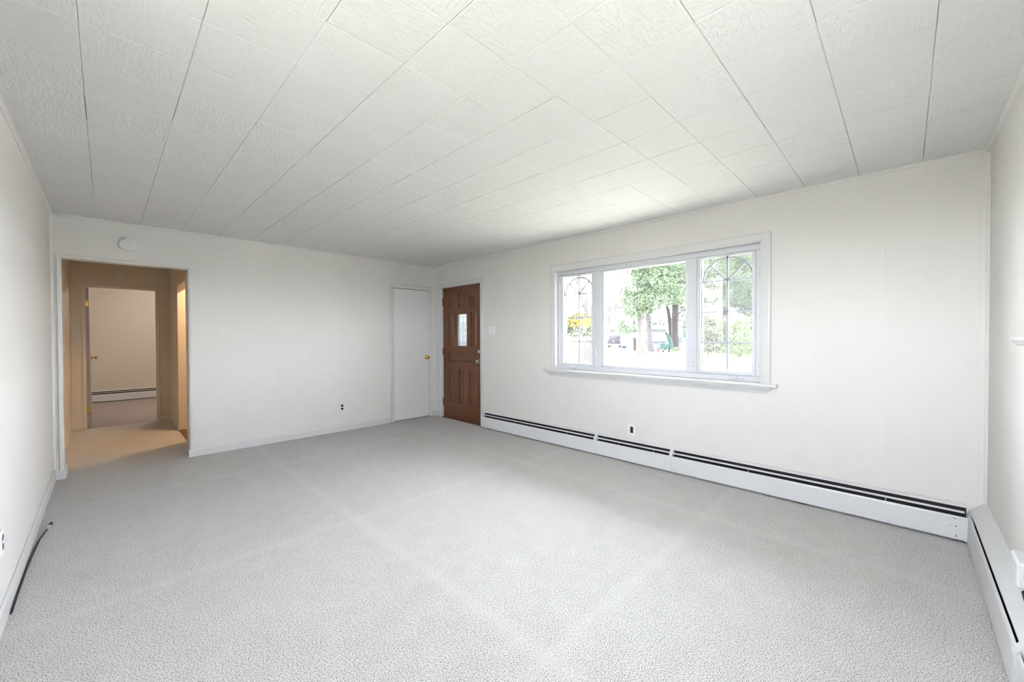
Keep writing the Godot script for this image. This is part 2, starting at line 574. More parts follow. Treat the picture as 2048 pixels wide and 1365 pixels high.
func trims() -> void:
	base_run("baseboard_back", "white baseboard along the back wall between hall opening and closet", Vector3(-3.047, 0, 0), Vector3.RIGHT, Vector3.BACK, 3.047 - 0.775)
	base_run("baseboard_corner", "short white baseboard left of the hall opening", Vector3(-W, 0, 0), Vector3.RIGHT, Vector3.BACK, 0.06)
	base_run("baseboard_jamb", "white baseboard wrapping the left side of the hall opening", Vector3(-3.925, 0, -0.2), Vector3.BACK, Vector3.RIGHT, 0.213)
	base_run("baseboard_jamb_right", "white baseboard wrapping the right side of the hall opening", Vector3(-3.047, 0, -0.12), Vector3.BACK, Vector3.LEFT, 0.133)
	base_run("baseboard_closet", "small white baseboard between closet casing and room corner", Vector3(-0.04, 0, 0), Vector3.RIGHT, Vector3.BACK, 0.04)
	base_run("baseboard_door", "small white baseboard between room corner and front door", Vector3(0, 0, 0.0), Vector3.BACK, Vector3.LEFT, 0.108)
	base_run("baseboard_left", "white baseboard along the left wall beside the black cable", Vector3(-W, 0, 0.0), Vector3.BACK, Vector3.RIGHT, L, 0.09)
	# small cove at the ceiling, beads in the corners
	var cove := [Vector2(0, 0), Vector2(0.017, 0), Vector2(0.017, 0.003), Vector2(0.011, 0.008), Vector2(0.007, 0.013), Vector2(0.005, 0.021), Vector2(0, 0.023)]
	var runs := [["trim_1", "thin white cove trim where back wall meets the ceiling", Vector3(-W, H, 0), Vector3.RIGHT, Vector3.BACK, W], ["trim_2", "thin white cove trim above the window wall", Vector3(0, H, 0), Vector3.BACK, Vector3.LEFT, L - 0.012], ["trim_3", "thin white cove trim above the left wall", Vector3(-W, H, 0), Vector3.BACK, Vector3.RIGHT, L], ["trim_4", "thin white cove trim above the right edge wall", Vector3(-W, H, L), Vector3.RIGHT, Vector3.FORWARD, W]]
	for r in runs:
		var mb := Mb.new()
		mb.sweep(cove, Vector3.ZERO, r[4], Vector3.DOWN, r[3], r[5])
		var q := part(r[0], mb, M.wall)
		q.position = r[2]
		tag(q, r[1], "trim", "", "structure")
	var bead := [Vector2(0, 0), Vector2(0.013, 0), Vector2(0.013, 0.003), Vector2(0.009, 0.008), Vector2(0.008, 0.009), Vector2(0.003, 0.013), Vector2(0, 0.013)]
	for r in [["trim_5", "white corner bead between left wall and back wall", Vector3(-W, 0.09, 0), Vector3.RIGHT, Vector3.BACK], ["trim_6", "white corner bead right of the closet door", Vector3(0, 0.08, 0), Vector3.LEFT, Vector3.BACK], ["trim_7", "white corner bead at the right end of the window wall", Vector3(0, 0.235, L), Vector3.LEFT, Vector3.FORWARD]]:
		var mb := Mb.new()
		mb.sweep(bead, Vector3.ZERO, r[3], r[4], Vector3.UP, H - r[2].y - 0.022)
		var q := part(r[0], mb, M.wall)
		q.position = r[2]
		tag(q, r[1], "trim", "", "structure")

func knob(parent: Node, called: String, at: Vector3, n: Vector3, m: Material, r := 0.027) -> Node3D:
	var mb := Mb.new()
	var y := n.normalized()
	var x := y.cross(Vector3(0.1, 0.9, 0.3)).normalized()
	mb.xf = Transform3D(Basis(x, y, x.cross(y)), Vector3.ZERO)
	mb.lathe([Vector2(0, 0), Vector2(r * 1.15, 0), Vector2(r * 1.15, 0.004), Vector2(r * 0.9, 0.009), Vector2(r * 0.42, 0.012), Vector2(r * 0.38, 0.03), Vector2(r * 0.75, 0.036), Vector2(r, 0.046), Vector2(r, 0.055), Vector2(r * 0.8, 0.064), Vector2(r * 0.4, 0.067), Vector2(0, 0.067)], 24)
	var o := part(called, mb, m, parent)
	o.position = at
	return o

func hinge(parent: Node, at: Vector3, u: Vector3, n: Vector3, m: Material, h := 0.09, w := 0.022) -> void:
	var mb := Mb.new()
	mb.tube([Vector3(0, -h / 2, 0), Vector3(0, h / 2, 0)], [0.006, 0.006], 10)
	mb.tube([Vector3(0, h / 2, 0), Vector3(0, h / 2 + 0.006, 0)], [0.004, 0.003], 8)
	mb.tube([Vector3(0, -h / 2 - 0.006, 0), Vector3(0, -h / 2, 0)], [0.003, 0.004], 8)
	for s in [1.0, -1.0]:
		var a: Vector3 = u * s * 0.004 + Vector3(0, -h / 2, 0) - n * 0.006
		var b: Vector3 = u * s * w + Vector3(0, h / 2, 0) - n * 0.0035
		mb.box(Vector3(minf(a.x, b.x), a.y, minf(a.z, b.z)), Vector3(maxf(a.x, b.x), b.y, maxf(a.z, b.z)))
	part("hinge", mb, m, parent).position = at

func front_door() -> void:
	var face := 0.035
	var d := thing("door_1", "brown six-panel front door with a small leaded glass light", "door", Vector3(0, 0, 0.187), 0.0, "", "structure")
	casing(d, Vector3(0, 0, -0.187), Vector3.BACK, Vector3.LEFT, 0.172, 1.108, 1.995, 0.055, 0.018, M.trim)
	# jamb: two sides and a head, with the stop behind the slab
	for s in [[0.165, 0.182], [1.106, 1.12]]:
		var mb := Mb.new()
		mb.box(Vector3(0.0, 0, s[0] - 0.187), Vector3(0.15, 2.0, s[1] - 0.187))
		part("jamb", mb, M.trim, d)
	var hb := Mb.new()
	hb.box(Vector3(0.0, 1.993, -0.02), Vector3(0.15, 2.005, 0.93))
	part("jamb_head", hb, M.trim, d)
	var sb := Mb.new()
	sb.box(Vector3(face + 0.047, 0, -0.004), Vector3(face + 0.07, 1.993, 0.01))
	sb.box(Vector3(face + 0.047, 0, 0.905), Vector3(face + 0.07, 1.993, 0.92))
	sb.box(Vector3(face + 0.047, 1.975, 0.01), Vector3(face + 0.07, 1.993, 0.905))
	part("stop", sb, M.trim, d)
	var th := Mb.new()
	th.box(Vector3(-0.005, -0.01, -0.004), Vector3(0.16, 0.006, 0.918), 0.003)
	part("threshold", th, M.brown, d)
	# the slab: panels pressed in, the light cut through (z is measured from the hinge side)
	var polys := {
		"fan_left": [[0.128, 1.695], [0.285, 1.695], [0.285, 1.86], [0.24, 1.85], [0.18, 1.83], [0.128, 1.8]],
		"fan_mid": [[0.38, 1.685], [0.535, 1.685], [0.535, 1.885], [0.515, 1.9], [0.49, 1.915], [0.458, 1.922], [0.425, 1.915], [0.4, 1.9], [0.38, 1.885]],
		"fan_right": [[0.63, 1.68], [0.787, 1.68], [0.787, 1.785], [0.735, 1.815], [0.675, 1.836], [0.63, 1.846]],
		"tall_left": [[0.135, 1.1], [0.267, 1.1], [0.267, 1.6], [0.135, 1.6]],
		"tall_right": [[0.665, 1.1], [0.79, 1.1], [0.79, 1.6], [0.665, 1.6]],
		"wide": [[0.14, 0.862], [0.795, 0.862], [0.795, 1.008], [0.14, 1.008]],
		"low_left": [[0.14, 0.25], [0.295, 0.25], [0.295, 0.765], [0.14, 0.765]],
		"low_mid": [[0.385, 0.25], [0.54, 0.25], [0.54, 0.765], [0.385, 0.765]],
		"low_right": [[0.635, 0.25], [0.79, 0.25], [0.79, 0.765], [0.635, 0.765]]}
	var csg := CSGCombiner3D.new()
	csg.name = "slab"
	csg.material_override = M.brown
	var bx := CSGBox3D.new()
	bx.name = "sheet"
	bx.size = Vector3(0.045, 1.985, 0.914)
	bx.position = Vector3(face + 0.0225, 0.9985, 0.457)
	bx.material = M.brown
	csg.add_child(bx)
	for k in polys:
		var pg := CSGPolygon3D.new()
		pg.name = "recess"
		var pts := PackedVector2Array()
		for p in polys[k]:
			pts.append(Vector2(-p[0], p[1]))
		pg.polygon = pts
		pg.depth = 0.02
		pg.operation = CSGShape3D.OPERATION_SUBTRACTION
		# polygon x -> -z, depth -> x
		pg.transform = Transform3D(Basis(Vector3(0, 0, -1), Vector3(0, 1, 0), Vector3(1, 0, 0)), Vector3(face + 0.013, 0, 0))
		pg.material = M.brown
		csg.add_child(pg, true)
	var cut := CSGBox3D.new()
	cut.name = "light_opening"
	cut.size = Vector3(0.2, 0.485, 0.245)
	cut.position = Vector3(face, 1.342, 0.466)
	cut.operation = CSGShape3D.OPERATION_SUBTRACTION
	cut.material = M.brown
	csg.add_child(cut)
	d.add_child(csg)
	for k in polys:
		var pts := PackedVector2Array()
		for p in polys[k]:
			pts.append(Vector2(p[0], p[1]))
		var a := Geometry2D.offset_polygon(pts, -0.014, Geometry2D.JOIN_MITER)
		var b := Geometry2D.offset_polygon(pts, -0.026, Geometry2D.JOIN_MITER)
		if a.is_empty() or b.is_empty() or a[0].size() != b[0].size():
			continue
		var mb := Mb.new()
		var p3 := func(q: Vector2, x: float) -> Vector3: return Vector3(x, q.y, q.x)
		var tr := Geometry2D.triangulate_polygon(b[0])
		for i in range(0, tr.size(), 3):
			mb.flat(p3.call(b[0][tr[i]], face + 0.001), p3.call(b[0][tr[i + 1]], face + 0.001), p3.call(b[0][tr[i + 2]], face + 0.001), Vector3.LEFT)
		var mid := Vector2.ZERO
		for q in b[0]:
			mid += q / b[0].size()
		for i in a[0].size():
			var j := (i + 1) % a[0].size()
			var o: Vector2 = (a[0][i] + a[0][j]) / 2.0 - mid
			mb.quad(p3.call(a[0][i], face + 0.013), p3.call(a[0][j], face + 0.013), p3.call(b[0][j], face + 0.001), p3.call(b[0][i], face + 0.001), Vector3(-0.6, o.y, o.x))
		part("panel", mb, M.brown, d)
	# leaded light
	var fr := Mb.new()
	for q in [[0.343, 0.352, 1.1, 1.585], [0.58, 0.589, 1.1, 1.585], [0.352, 0.58, 1.1, 1.109], [0.352, 0.58, 1.576, 1.585]]:
		fr.box(Vector3(face - 0.005, q[2], q[0]), Vector3(face + 0.012, q[3], q[1]), 0.002)
	part("light_frame", fr, M.brown, d)
	var gl := Mb.new()
	gl.box(Vector3(face + 0.018, 1.1, 0.344), Vector3(face + 0.022, 1.585, 0.588))
	var pane := part("glass_light", gl, M.leaded, d)
	var cm := Mb.new()
	var zc := 0.466
	var yc := 1.345
	var x := face + 0.017
	var seg := func(z0: float, y0: float, z1: float, y1: float, r: float) -> void: cm.tube([Vector3(x, y0, z0), Vector3(x, y1, z1)], [r * 1.1, r * 1.1], 6)
	for s in [-1.0, 1.0]:
		seg.call(zc + s * 0.078, 1.11, zc + s * 0.078, 1.575, 0.002)
		seg.call(zc - 0.11, yc + s * 0.19, zc + 0.11, yc + s * 0.19, 0.002)
		seg.call(zc - 0.11, yc + s * 0.085, zc - 0.05, yc + s * 0.085, 0.0016)
		seg.call(zc + 0.11, yc + s * 0.085, zc + 0.05, yc + s * 0.085, 0.0016)
		seg.call(zc, yc + s * 0.19, zc, yc + s * 0.12, 0.0018)
		# diamonds up and down the middle and out to the sides
		for dm in [[0.0, s * 0.09, 0.022, 0.035], [s * 0.052, 0.0, 0.026, 0.03], [0.0, s * 0.03, 0.024, 0.028]]:
			var q := [[dm[0], dm[1] + dm[3]], [dm[0] + dm[2], dm[1]], [dm[0], dm[1] - dm[3]], [dm[0] - dm[2], dm[1]]]
			for i in 4:
				seg.call(zc + q[i][0], yc + q[i][1], zc + q[(i + 1) % 4][0], yc + q[(i + 1) % 4][1], 0.0022)
		for r in [-1.0, 1.0]:
			var arc := []
			for i in 7:
				var a := PI * i / 6.0
				arc.append(Vector3(x, yc + s * (0.03 + 0.09 * i / 6.0), zc + r * (0.02 + 0.032 * sin(a))))
			cm.tube(arc, [0.002, 0.002, 0.002, 0.002, 0.002, 0.002, 0.002], 6)
	part("lead_came", cm, M.lead, pane)
	for y in [1.78, 1.01, 0.235]:
		hinge(d, Vector3(face - 0.006, y, -0.004), Vector3.BACK, Vector3.LEFT, M.bronze, 0.1, 0.014)
	knob(d, "knob", Vector3(face, 0.895, 0.858), Vector3.LEFT, M.nickel)
	var db := Mb.new()
	db.xf = Transform3D(Basis(Vector3(0, 0, 1), Vector3(-1, 0, 0), Vector3(0, -1, 0)), Vector3.ZERO)
	db.lathe([Vector2(0, 0), Vector2(0.031, 0), Vector2(0.031, 0.005), Vector2(0.026, 0.012), Vector2(0.016, 0.014), Vector2(0.013, 0.013), Vector2(0, 0.013)], 24)
	var bolt := part("deadbolt", db, M.nickel, d)
	bolt.position = Vector3(face, 1.035, 0.858)
	var tb := Mb.new()
	tb.box(Vector3(-0.024, -0.012, -0.004), Vector3(-0.012, 0.012, 0.004), 0.002)
	part("thumb_turn", tb, M.nickel, bolt)

func closet_door() -> void:
	var d := thing("door_2", "plain white flush closet door with a brass knob", "door", Vector3(-0.715, 0, 0), 0.0, "", "structure")
	casing(d, Vector3(0.715, 0, 0), Vector3.RIGHT, Vector3.BACK, -0.717, -0.105, 1.965, 0.052, 0.016, M.trim)
	var j := Mb.new()
	j.box(Vector3(-0.008, 0, -0.115), Vector3(0.0, 1.967, 0.0))
	j.box(Vector3(0.612, 0, -0.115), Vector3(0.62, 1.967, 0.0))
	j.box(Vector3(0.0, 1.963, -0.115), Vector3(0.612, 1.968, 0.0))
	part("jamb", j, M.trim, d)
	var s := Mb.new()
	s.box(Vector3(0.003, 0.012, -0.04), Vector3(0.609, 1.957, -0.004), 0.0015)
	part("slab", s, M.door_white, d)
	knob(d, "brass_knob", Vector3(0.56, 0.927, -0.004), Vector3.BACK, M.brass).set_meta("label", "polished brass knob")
	for y in [1.735, 0.2]:
		hinge(d, Vector3(0.001, y, 0.003), Vector3.RIGHT, Vector3.BACK, M.trim, 0.085, 0.014)

func hall() -> void:
	var o := thing("trim_8", "narrow off-white casing round the hall opening", "trim", Vector3(-3.487, 0, 0), 0.0, "", "structure")
	casing(o, Vector3(3.487, 0, 0), Vector3.RIGHT, Vector3.BACK, -3.925, -3.047, 1.96, 0.027, 0.012, M.wall)
	var j := Mb.new()
	j.box(Vector3(-3.93, 0, -0.118) + Vector3(3.487, 0, 0), Vector3(-3.922, 1.965, 0.0) + Vector3(3.487, 0, 0))
	j.box(Vector3(-3.05, 0, -0.118) + Vector3(3.487, 0, 0), Vector3(-3.045, 1.965, 0.0) + Vector3(3.487, 0, 0))
	j.box(Vector3(-3.922, 1.957, -0.118) + Vector3(3.487, 0, 0), Vector3(-3.05, 1.965, 0.0) + Vector3(3.487, 0, 0))
	part("jamb", j, M.wall, o)
	# bedroom doorway at the end of the hall
	var d := thing("door_3", "hall bedroom door standing open, seen edge on beside brass hinges", "door", Vector3(-3.849, 0, -2.62), 0.0, "", "structure")
	casing(d, Vector3(3.849, 0, 0), Vector3.RIGHT, Vector3.BACK, -3.848, -3.127, 1.948, 0.033, 0.012, M.hall)
	var fj := Mb.new()
	fj.box(Vector3(-0.001, 0, -0.1), Vector3(0.004, 1.95, 0))
	fj.box(Vector3(0.72, 0, -0.1), Vector3(0.725, 1.95, 0))
	fj.box(Vector3(0.004, 1.945, -0.1), Vector3(0.72, 1.95, 0))
	part("jamb", fj, M.hall, d)
	var s := Mb.new()
	s.box(Vector3(0.004, 0.012, -0.83), Vector3(0.036, 1.942, -0.103), 0.001)
	var sl := part("slab", s, mat(c8(188, 176, 176), 0.5), d)
	for y in [1.722, 0.255]:
		var hb := Mb.new()
		hb.box(Vector3(-0.014, -0.042, 0), Vector3(0.014, 0.042, 0.003), 0.001)
		hb.tube([Vector3(-0.014, -0.042, 0.004), Vector3(-0.014, 0.042, 0.004)], [0.005, 0.005], 8)
		for k in [-0.028, 0.0, 0.028]:
			hb.tube([Vector3(0.004, k, 0.003), Vector3(0.004, k, 0.0045)], [0.004, 0.003], 8)
		part("hinge", hb, M.brass, sl).position = Vector3(0.02, y, -0.103)
	knob(sl, "knob", Vector3(0.036, 0.95, -0.77), Vector3.RIGHT, M.brass, 0.023)
	# lit side doorway
	var e := thing("trim_9", "casing of the warmly lit doorway on the right of the hall", "trim", Vector3(-2.972, 0, -1.22), 0.0, "", "structure")
	casing(e, Vector3(0, 0, 1.22), Vector3.BACK, Vector3.LEFT, -1.62, -0.82, 1.93, 0.05, 0.012, M.hall)
	var th := Mb.new()
	th.box(Vector3(-0.005, -0.01, -0.4), Vector3(0.06, 0.012, 0.4), 0.004)
	part("threshold", th, M.wood, e)
	var sw := thing("switch_plate", "small pale switch plate on the left wall inside the hall", "switch", Vector3(-W, 1.51, -2.14))
	var sp := Mb.new()
	sp.box(Vector3(0, -0.058, -0.035), Vector3(0.022, 0.058, 0.035), 0.004)
	part("plate", sp, M.plastic, sw)
	sp = Mb.new()
	sp.box(Vector3(0.02, -0.012, -0.005), Vector3(0.032, 0.008, 0.005), 0.002)
	part("toggle", sp, M.plastic, sw)
	# a closed door in the hall's left wall, mostly hidden by the opening
	var ld := thing("door_4", "closed door in the hall's left wall, glimpsed past the opening", "door", Vector3(-W, 0, -1.6), 0.0, "", "structure")
	casing(ld, Vector3(0, 0, 1.6), Vector3.FORWARD, Vector3.RIGHT, 0.65, 1.9, 1.94, 0.055, 0.014, M.hall)
	var lb := Mb.new()
	lb.box(Vector3(0.0, 0.01, -0.296), Vector3(0.006, 1.936, 0.945), 0.001)
	part("slab", lb, M.hall, ld)
	base_run("baseboard_hall_right", "baseboard at the foot of the hall's right wall", Vector3(-2.972, 0, -2.62), Vector3.BACK, Vector3.LEFT, 0.945, 0.075, M.hall)
	base_run("baseboard_hall_back", "baseboard right of the bedroom doorway", Vector3(-3.094, 0, -2.62), Vector3.RIGHT, Vector3.BACK, 0.122, 0.075, M.hall)
	base_run("baseboard_hall_corner", "baseboard left of the bedroom doorway", Vector3(-W, 0, -2.62), Vector3.RIGHT, Vector3.BACK, 0.102, 0.075, M.hall)
	# lamps: flush ceiling domes, warm
	lamp("warm glass dome ceiling light inside the lit side room", Vector3(-2.55, H, -1.08), Color(1.0, 0.84, 0.66), 0.72)
	lamp("warm glass dome ceiling light in the bedroom", Vector3(-2.6, H, -4.2), Color(1.0, 0.965, 0.95), 0.62)

func lamp(label: String, at: Vector3, c: Color, energy: float) -> void:
	var o := thing("ceiling_lamp", label, "lamp", at)
	var b := Mb.new()
	b.lathe([Vector2(0, 0), Vector2(0.12, 0), Vector2(0.12, -0.02), Vector2(0.1, -0.03), Vector2(0, -0.03)], 24)
	part("base", b, M.brass, o)
	b = Mb.new()
	b.lathe([Vector2(0.11, -0.03), Vector2(0.125, -0.05), Vector2(0.115, -0.08), Vector2(0.08, -0.105), Vector2(0.04, -0.115), Vector2(0, -0.118)], 24)
	var m := mat(c8(250, 240, 225), 0.4)
	m.emission_enabled = true
	m.emission = c
	m.emission_energy_multiplier = 1.5
	part("shade", b, m, o)
	var l := OmniLight3D.new()
	l.name = "bulb"
	l.position = Vector3(0, -0.16, 0)
	l.light_color = c
	l.light_energy = energy
	l.light_size = 0.06
	l.omni_range = 12.0
	l.omni_attenuation = 2.0
	l.shadow_enabled = true
	o.add_child(l)

func zbox(parent: Node, called: String, m: Material, x0: float, x1: float, y0: float, y1: float, z0: float, z1: float, e := 0.003) -> MeshInstance3D:
	var b := Mb.new()
	b.box(Vector3(x0, y0, z0), Vector3(x1, y1, z1), e)
	return part(called, b, m, parent)

func window_main() -> void:
	var w := thing("window_1", "wide white window: picture pane between two casements with arched grilles", "window", Vector3.ZERO, 0.0, "", "structure")
	var x0 := 0.055
	var x1 := 0.15
	# lining of the opening
	for q in [[0.84, 2.015, 2.405, 2.425], [0.84, 2.015, 4.495, 4.515], [1.995, 2.015, 2.425, 4.495]]:
		zbox(w, "jamb", M.trim, 0.0, 0.15, q[0], q[1], q[2], q[3], 0.0)
	casing(w, Vector3.ZERO, Vector3.BACK, Vector3.LEFT, 2.43, 4.492, 1.99, 0.073, 0.018, M.trim, 0.868)
	# stool with a rounded nose, and the moulded apron below it
	var st := Mb.new()
	st.sweep([Vector2(0, 0), Vector2(-0.148, 0), Vector2(-0.148, 0.026), Vector2(0.0, 0.026), Vector2(0.048, 0.026), Vector2(0.056, 0.023), Vector2(0.06, 0.017), Vector2(0.06, 0.009), Vector2(0.056, 0.003), Vector2(0.048, 0)], Vector3(0, 0.842, 2.425), Vector3.LEFT, Vector3.UP, Vector3.BACK, 2.07)
	for q in [[2.285, 2.425], [4.495, 4.612]]:
		st.sweep([Vector2(0, 0), Vector2(0.0, 0.026), Vector2(0.048, 0.026), Vector2(0.056, 0.023), Vector2(0.06, 0.017), Vector2(0.06, 0.009), Vector2(0.056, 0.003), Vector2(0.048, 0)], Vector3(0, 0.842, q[0]), Vector3.LEFT, Vector3.UP, Vector3.BACK, q[1] - q[0])
	part("stool", st, M.trim, w)
	var ap := Mb.new()
	ap.sweep([Vector2(0, 0), Vector2(0.010, 0), Vector2(0.012, 0.006), Vector2(0.017, 0.018), Vector2(0.026, 0.032), Vector2(0.038, 0.042), Vector2(0.042, 0.05), Vector2(0.042, 0.055), Vector2(0, 0.055)], Vector3(0, 0.787, 2.355), Vector3.LEFT, Vector3.UP, Vector3.BACK, 2.18, Vector2(-1, 0), Vector2(1, 0))
	part("apron", ap, M.trim, w)
	# the frame
	zbox(w, "frame_head", M.vinyl, x0, x1, 1.945, 1.995, 2.425, 4.495)
	zbox(w, "frame_sill", M.vinyl, x0 - 0.004, x1, 0.868, 0.914, 2.425, 4.495)
	for q in [[2.425, 2.449], [2.912, 3.003], [3.898, 3.982], [4.446, 4.495]]:
		zbox(w, "frame_post" if q[0] > 2.5 and q[0] < 4.2 else "frame_side", M.vinyl, x0, x1, 0.914, 1.945, q[0], q[1], 0.004)
	# picture pane
	var pf := thing_part(w, "picture_frame")
	for q in [[0.914, 0.936, 3.003, 3.898], [1.928, 1.945, 3.003, 3.898], [0.936, 1.928, 3.003, 3.03], [0.936, 1.928, 3.882, 3.898]]:
		zbox(pf, "rail", M.vinyl, x0 + 0.008, x1 - 0.02, q[0], q[1], q[2], q[3], 0.002)
	zbox(pf, "gasket", M.gasket, 0.079, 0.082, 0.936, 1.928, 3.03, 3.0325, 0.0)
	zbox(pf, "pane", M.glass, 0.083, 0.087, 0.936, 1.928, 3.03, 3.882, 0.0)
	# the casements
	for c in [[2.451, 2.910, 2.496, 2.876], [3.984, 4.444, 4.016, 4.418]]:
		var s := thing_part(w, "sash")
		var g0: float = c[2]
		var g1: float = c[3]
		var y0 := 0.942
		var y1 := 1.932
		zbox(s, "stile", M.vinyl, x0 + 0.003, x1 - 0.02, 0.917, 1.943, c[0], g0, 0.002)
		zbox(s, "stile", M.vinyl, x0 + 0.003, x1 - 0.02, 0.917, 1.943, g1, c[1], 0.002)
		zbox(s, "rail", M.vinyl, x0 + 0.003, x1 - 0.02, 0.917, y0, g0, g1, 0.002)
		zbox(s, "rail", M.vinyl, x0 + 0.003, x1 - 0.02, y1, 1.943, g0, g1, 0.002)
		zbox(s, "gasket", M.gasket, 0.081, 0.084, y0, y1, g0, g0 + 0.004, 0.0)
		zbox(s, "gasket", M.gasket, 0.081, 0.084, y1 - 0.004, y1, g0, g1, 0.0)
		zbox(s, "pane", M.glass, 0.085, 0.088, y0, y1, g0, g1, 0.0)
		zbox(s, "pane", M.glass, 0.108, 0.111, y0, y1, g0, g1, 0.0)
		# grille between the panes: arch, two spokes, one upright, three bars
		var gx := 0.098
		var zm: float = (g0 + g1) / 2.0 + 0.006
		var r: float = (g1 - g0) / 2.0 - 0.003
		var ys := 1.722
		var bar := func(a: Vector2, b: Vector2, wd: float, parent: Node) -> void:
			var mb := Mb.new()
			var d := (b - a).normalized()
			var k := Vector3(0, d.y, d.x)
			mb.sweep([Vector2(-wd / 2, -0.003), Vector2(-wd * 0.3, -0.005), Vector2(wd * 0.3, -0.005), Vector2(wd / 2, -0.003), Vector2(wd / 2, 0.003), Vector2(wd * 0.3, 0.005), Vector2(-wd * 0.3, 0.005), Vector2(-wd / 2, 0.003)], Vector3(gx, a.y, a.x), Vector3(0, -d.x, d.y), Vector3.RIGHT, k, (b - a).length())
			part("grille_bar", mb, M.muntin, parent)
		bar.call(Vector2(zm, y0), Vector2(zm, y1), 0.017, s)
		for y in [ys, 1.455, 1.187]:
			bar.call(Vector2(g0, y), Vector2(g1, y), 0.0115, s)
		for q in [-1.0, 1.0]:
			bar.call(Vector2(zm, ys), Vector2(zm + q * r * 0.707, ys + r * 0.707), 0.0135, s)
		var ar := Mb.new()
		var pts := []
		for i in 21:
			var a := PI * i / 20.0
			pts.append(Vector3(gx, ys + sin(a) * r, zm + cos(a) * r))
		for i in 20:
			var d: Vector3 = (pts[i + 1] - pts[i]).normalized()
			var u := Vector3.RIGHT.cross(d)
			ar.sweep([Vector2(-0.0066, -0.005), Vector2(0.0066, -0.005), Vector2(0.0066, 0.005), Vector2(-0.0066, 0.005)], pts[i], u, Vector3.RIGHT, d, (pts[i + 1] - pts[i]).length() + 0.0008)
		part("grille_arch", ar, M.muntin, s)
		# crank: cover, folding arm and knob
		var cz: float = 2.63 if c[0] < 3.0 else 4.285
		var ck := zbox(w, "crank", M.vinyl, 0.03, 0.054, 0.884, 0.908, cz - 0.035, cz + 0.035, 0.008)
		var arm := Mb.new()
		arm.tube([Vector3(0.034, 0.896, cz - 0.02), Vector3(0.022, 0.893, cz + 0.02), Vector3(0.024, 0.888, cz + 0.075)], [0.006, 0.0055, 0.005], 8)
		part("arm", arm, M.vinyl, ck)
		var kb := Mb.new()
		kb.xf = Transform3D(Basis.IDENTITY, Vector3(0.024, 0.88, cz + 0.078))
		kb.lathe([Vector2(0, 0), Vector2(0.007, 0), Vector2(0.008, 0.008), Vector2(0.006, 0.015), Vector2(0, 0.016)], 12)
		part("arm_knob", kb, M.ivory, ck)
		# latch lever
		var lz := 2.934 if c[0] < 3.0 else 3.957
		var lt := zbox(w, "latch", M.vinyl, 0.047, 0.055, 1.01, 1.15, lz - 0.012, lz + 0.012, 0.005)
		var lv := Mb.new()
		lv.sweep([Vector2(-0.007, 0), Vector2(0.007, 0), Vector2(0.006, 0.012), Vector2(-0.006, 0.012)], Vector3(0.048, 1.02, lz), Vector3.BACK, Vector3.LEFT, Vector3(0.0, 1.0, 0.0), 0.085)
		part("lever", lv, M.vinyl, lt)
	# screw heads along the frame
	for q in [[1.97, 2.69], [1.97, 3.3], [1.97, 4.21], [1.72, 2.437], [1.3, 2.437], [1.0, 2.437], [1.75, 4.47], [1.4, 4.47], [1.0, 4.47], [1.8, 2.925], [1.46, 2.925], [1.8, 3.97], [1.46, 3.97], [0.97, 3.955]]:
		var sc := Mb.new()
		sc.xf = Transform3D(Basis(Vector3(0, 0, 1), Vector3(-1, 0, 0), Vector3(0, -1, 0)), Vector3(0.055, q[0], q[1]))
		sc.lathe([Vector2(0, 0), Vector2(0.005, 0), Vector2(0.0035, 0.002), Vector2(0, 0.002)], 8)
		part("screw", sc, M.screw, w)

func thing_part(parent: Node, called: String) -> Node3D:
	var o := Node3D.new()
	o.name = called
	parent.add_child(o, true)
	return o

# out of the picture: the window behind the viewpoint
func rear_windows() -> void:
	for q in [["window_2", "high white window in the left wall behind the viewpoint", Vector3(-W, 1.2, 5.25), Vector3.FORWARD, Vector3.RIGHT, 1.25, 0.92], ["window_3", "small white window above the shelf on the right edge wall", Vector3(-2.4, 1.245, L), Vector3.LEFT, Vector3.FORWARD, 0.62, 0.85]]:
		var w := thing(q[0], q[1], "window", q[2], 0.0, "", "structure")
		var u: Vector3 = q[3]
		var n: Vector3 = q[4]
		var wd: float = q[5]
		var ht: float = q[6]
		casing(w, Vector3.ZERO, u, n, 0.0, wd, ht, 0.07, 0.018, M.trim)
		var b := Mb.new()
		for r in [[0.0, 0.04, 0.0, ht], [wd - 0.04, wd, 0.0, ht], [0.04, wd - 0.04, 0.0, 0.04], [0.04, wd - 0.04, ht - 0.04, ht], [wd / 2 - 0.02, wd / 2 + 0.02, 0.04, ht - 0.04]]:
			var a: Vector3 = u * r[0] + Vector3.UP * r[2] - n * 0.12
			var c: Vector3 = u * r[1] + Vector3.UP * r[3] - n * 0.03
			b.box(a.min(c), a.max(c), 0.002)
		part("frame", b, M.vinyl, w)
		for k in 2:
			b = Mb.new()
			var a: Vector3 = u * (0.04 + k * (wd / 2 - 0.02)) + Vector3.UP * 0.04 - n * 0.08
			var c: Vector3 = u * (wd / 2 - 0.02 + k * (wd / 2 - 0.02)) + Vector3.UP * (ht - 0.04) - n * 0.075
			b.box(a.min(c), a.max(c))
			part("pane", b, M.glass, w)
		if n.x > 0.5:
			b = Mb.new()
			var a: Vector3 = -u * 0.09 + Vector3.UP * -0.026 - n * 0.1
			var c: Vector3 = u * (wd + 0.09) + n * 0.06
			b.box(a.min(c), a.max(c), 0.006)
			part("stool", b, M.trim, w)

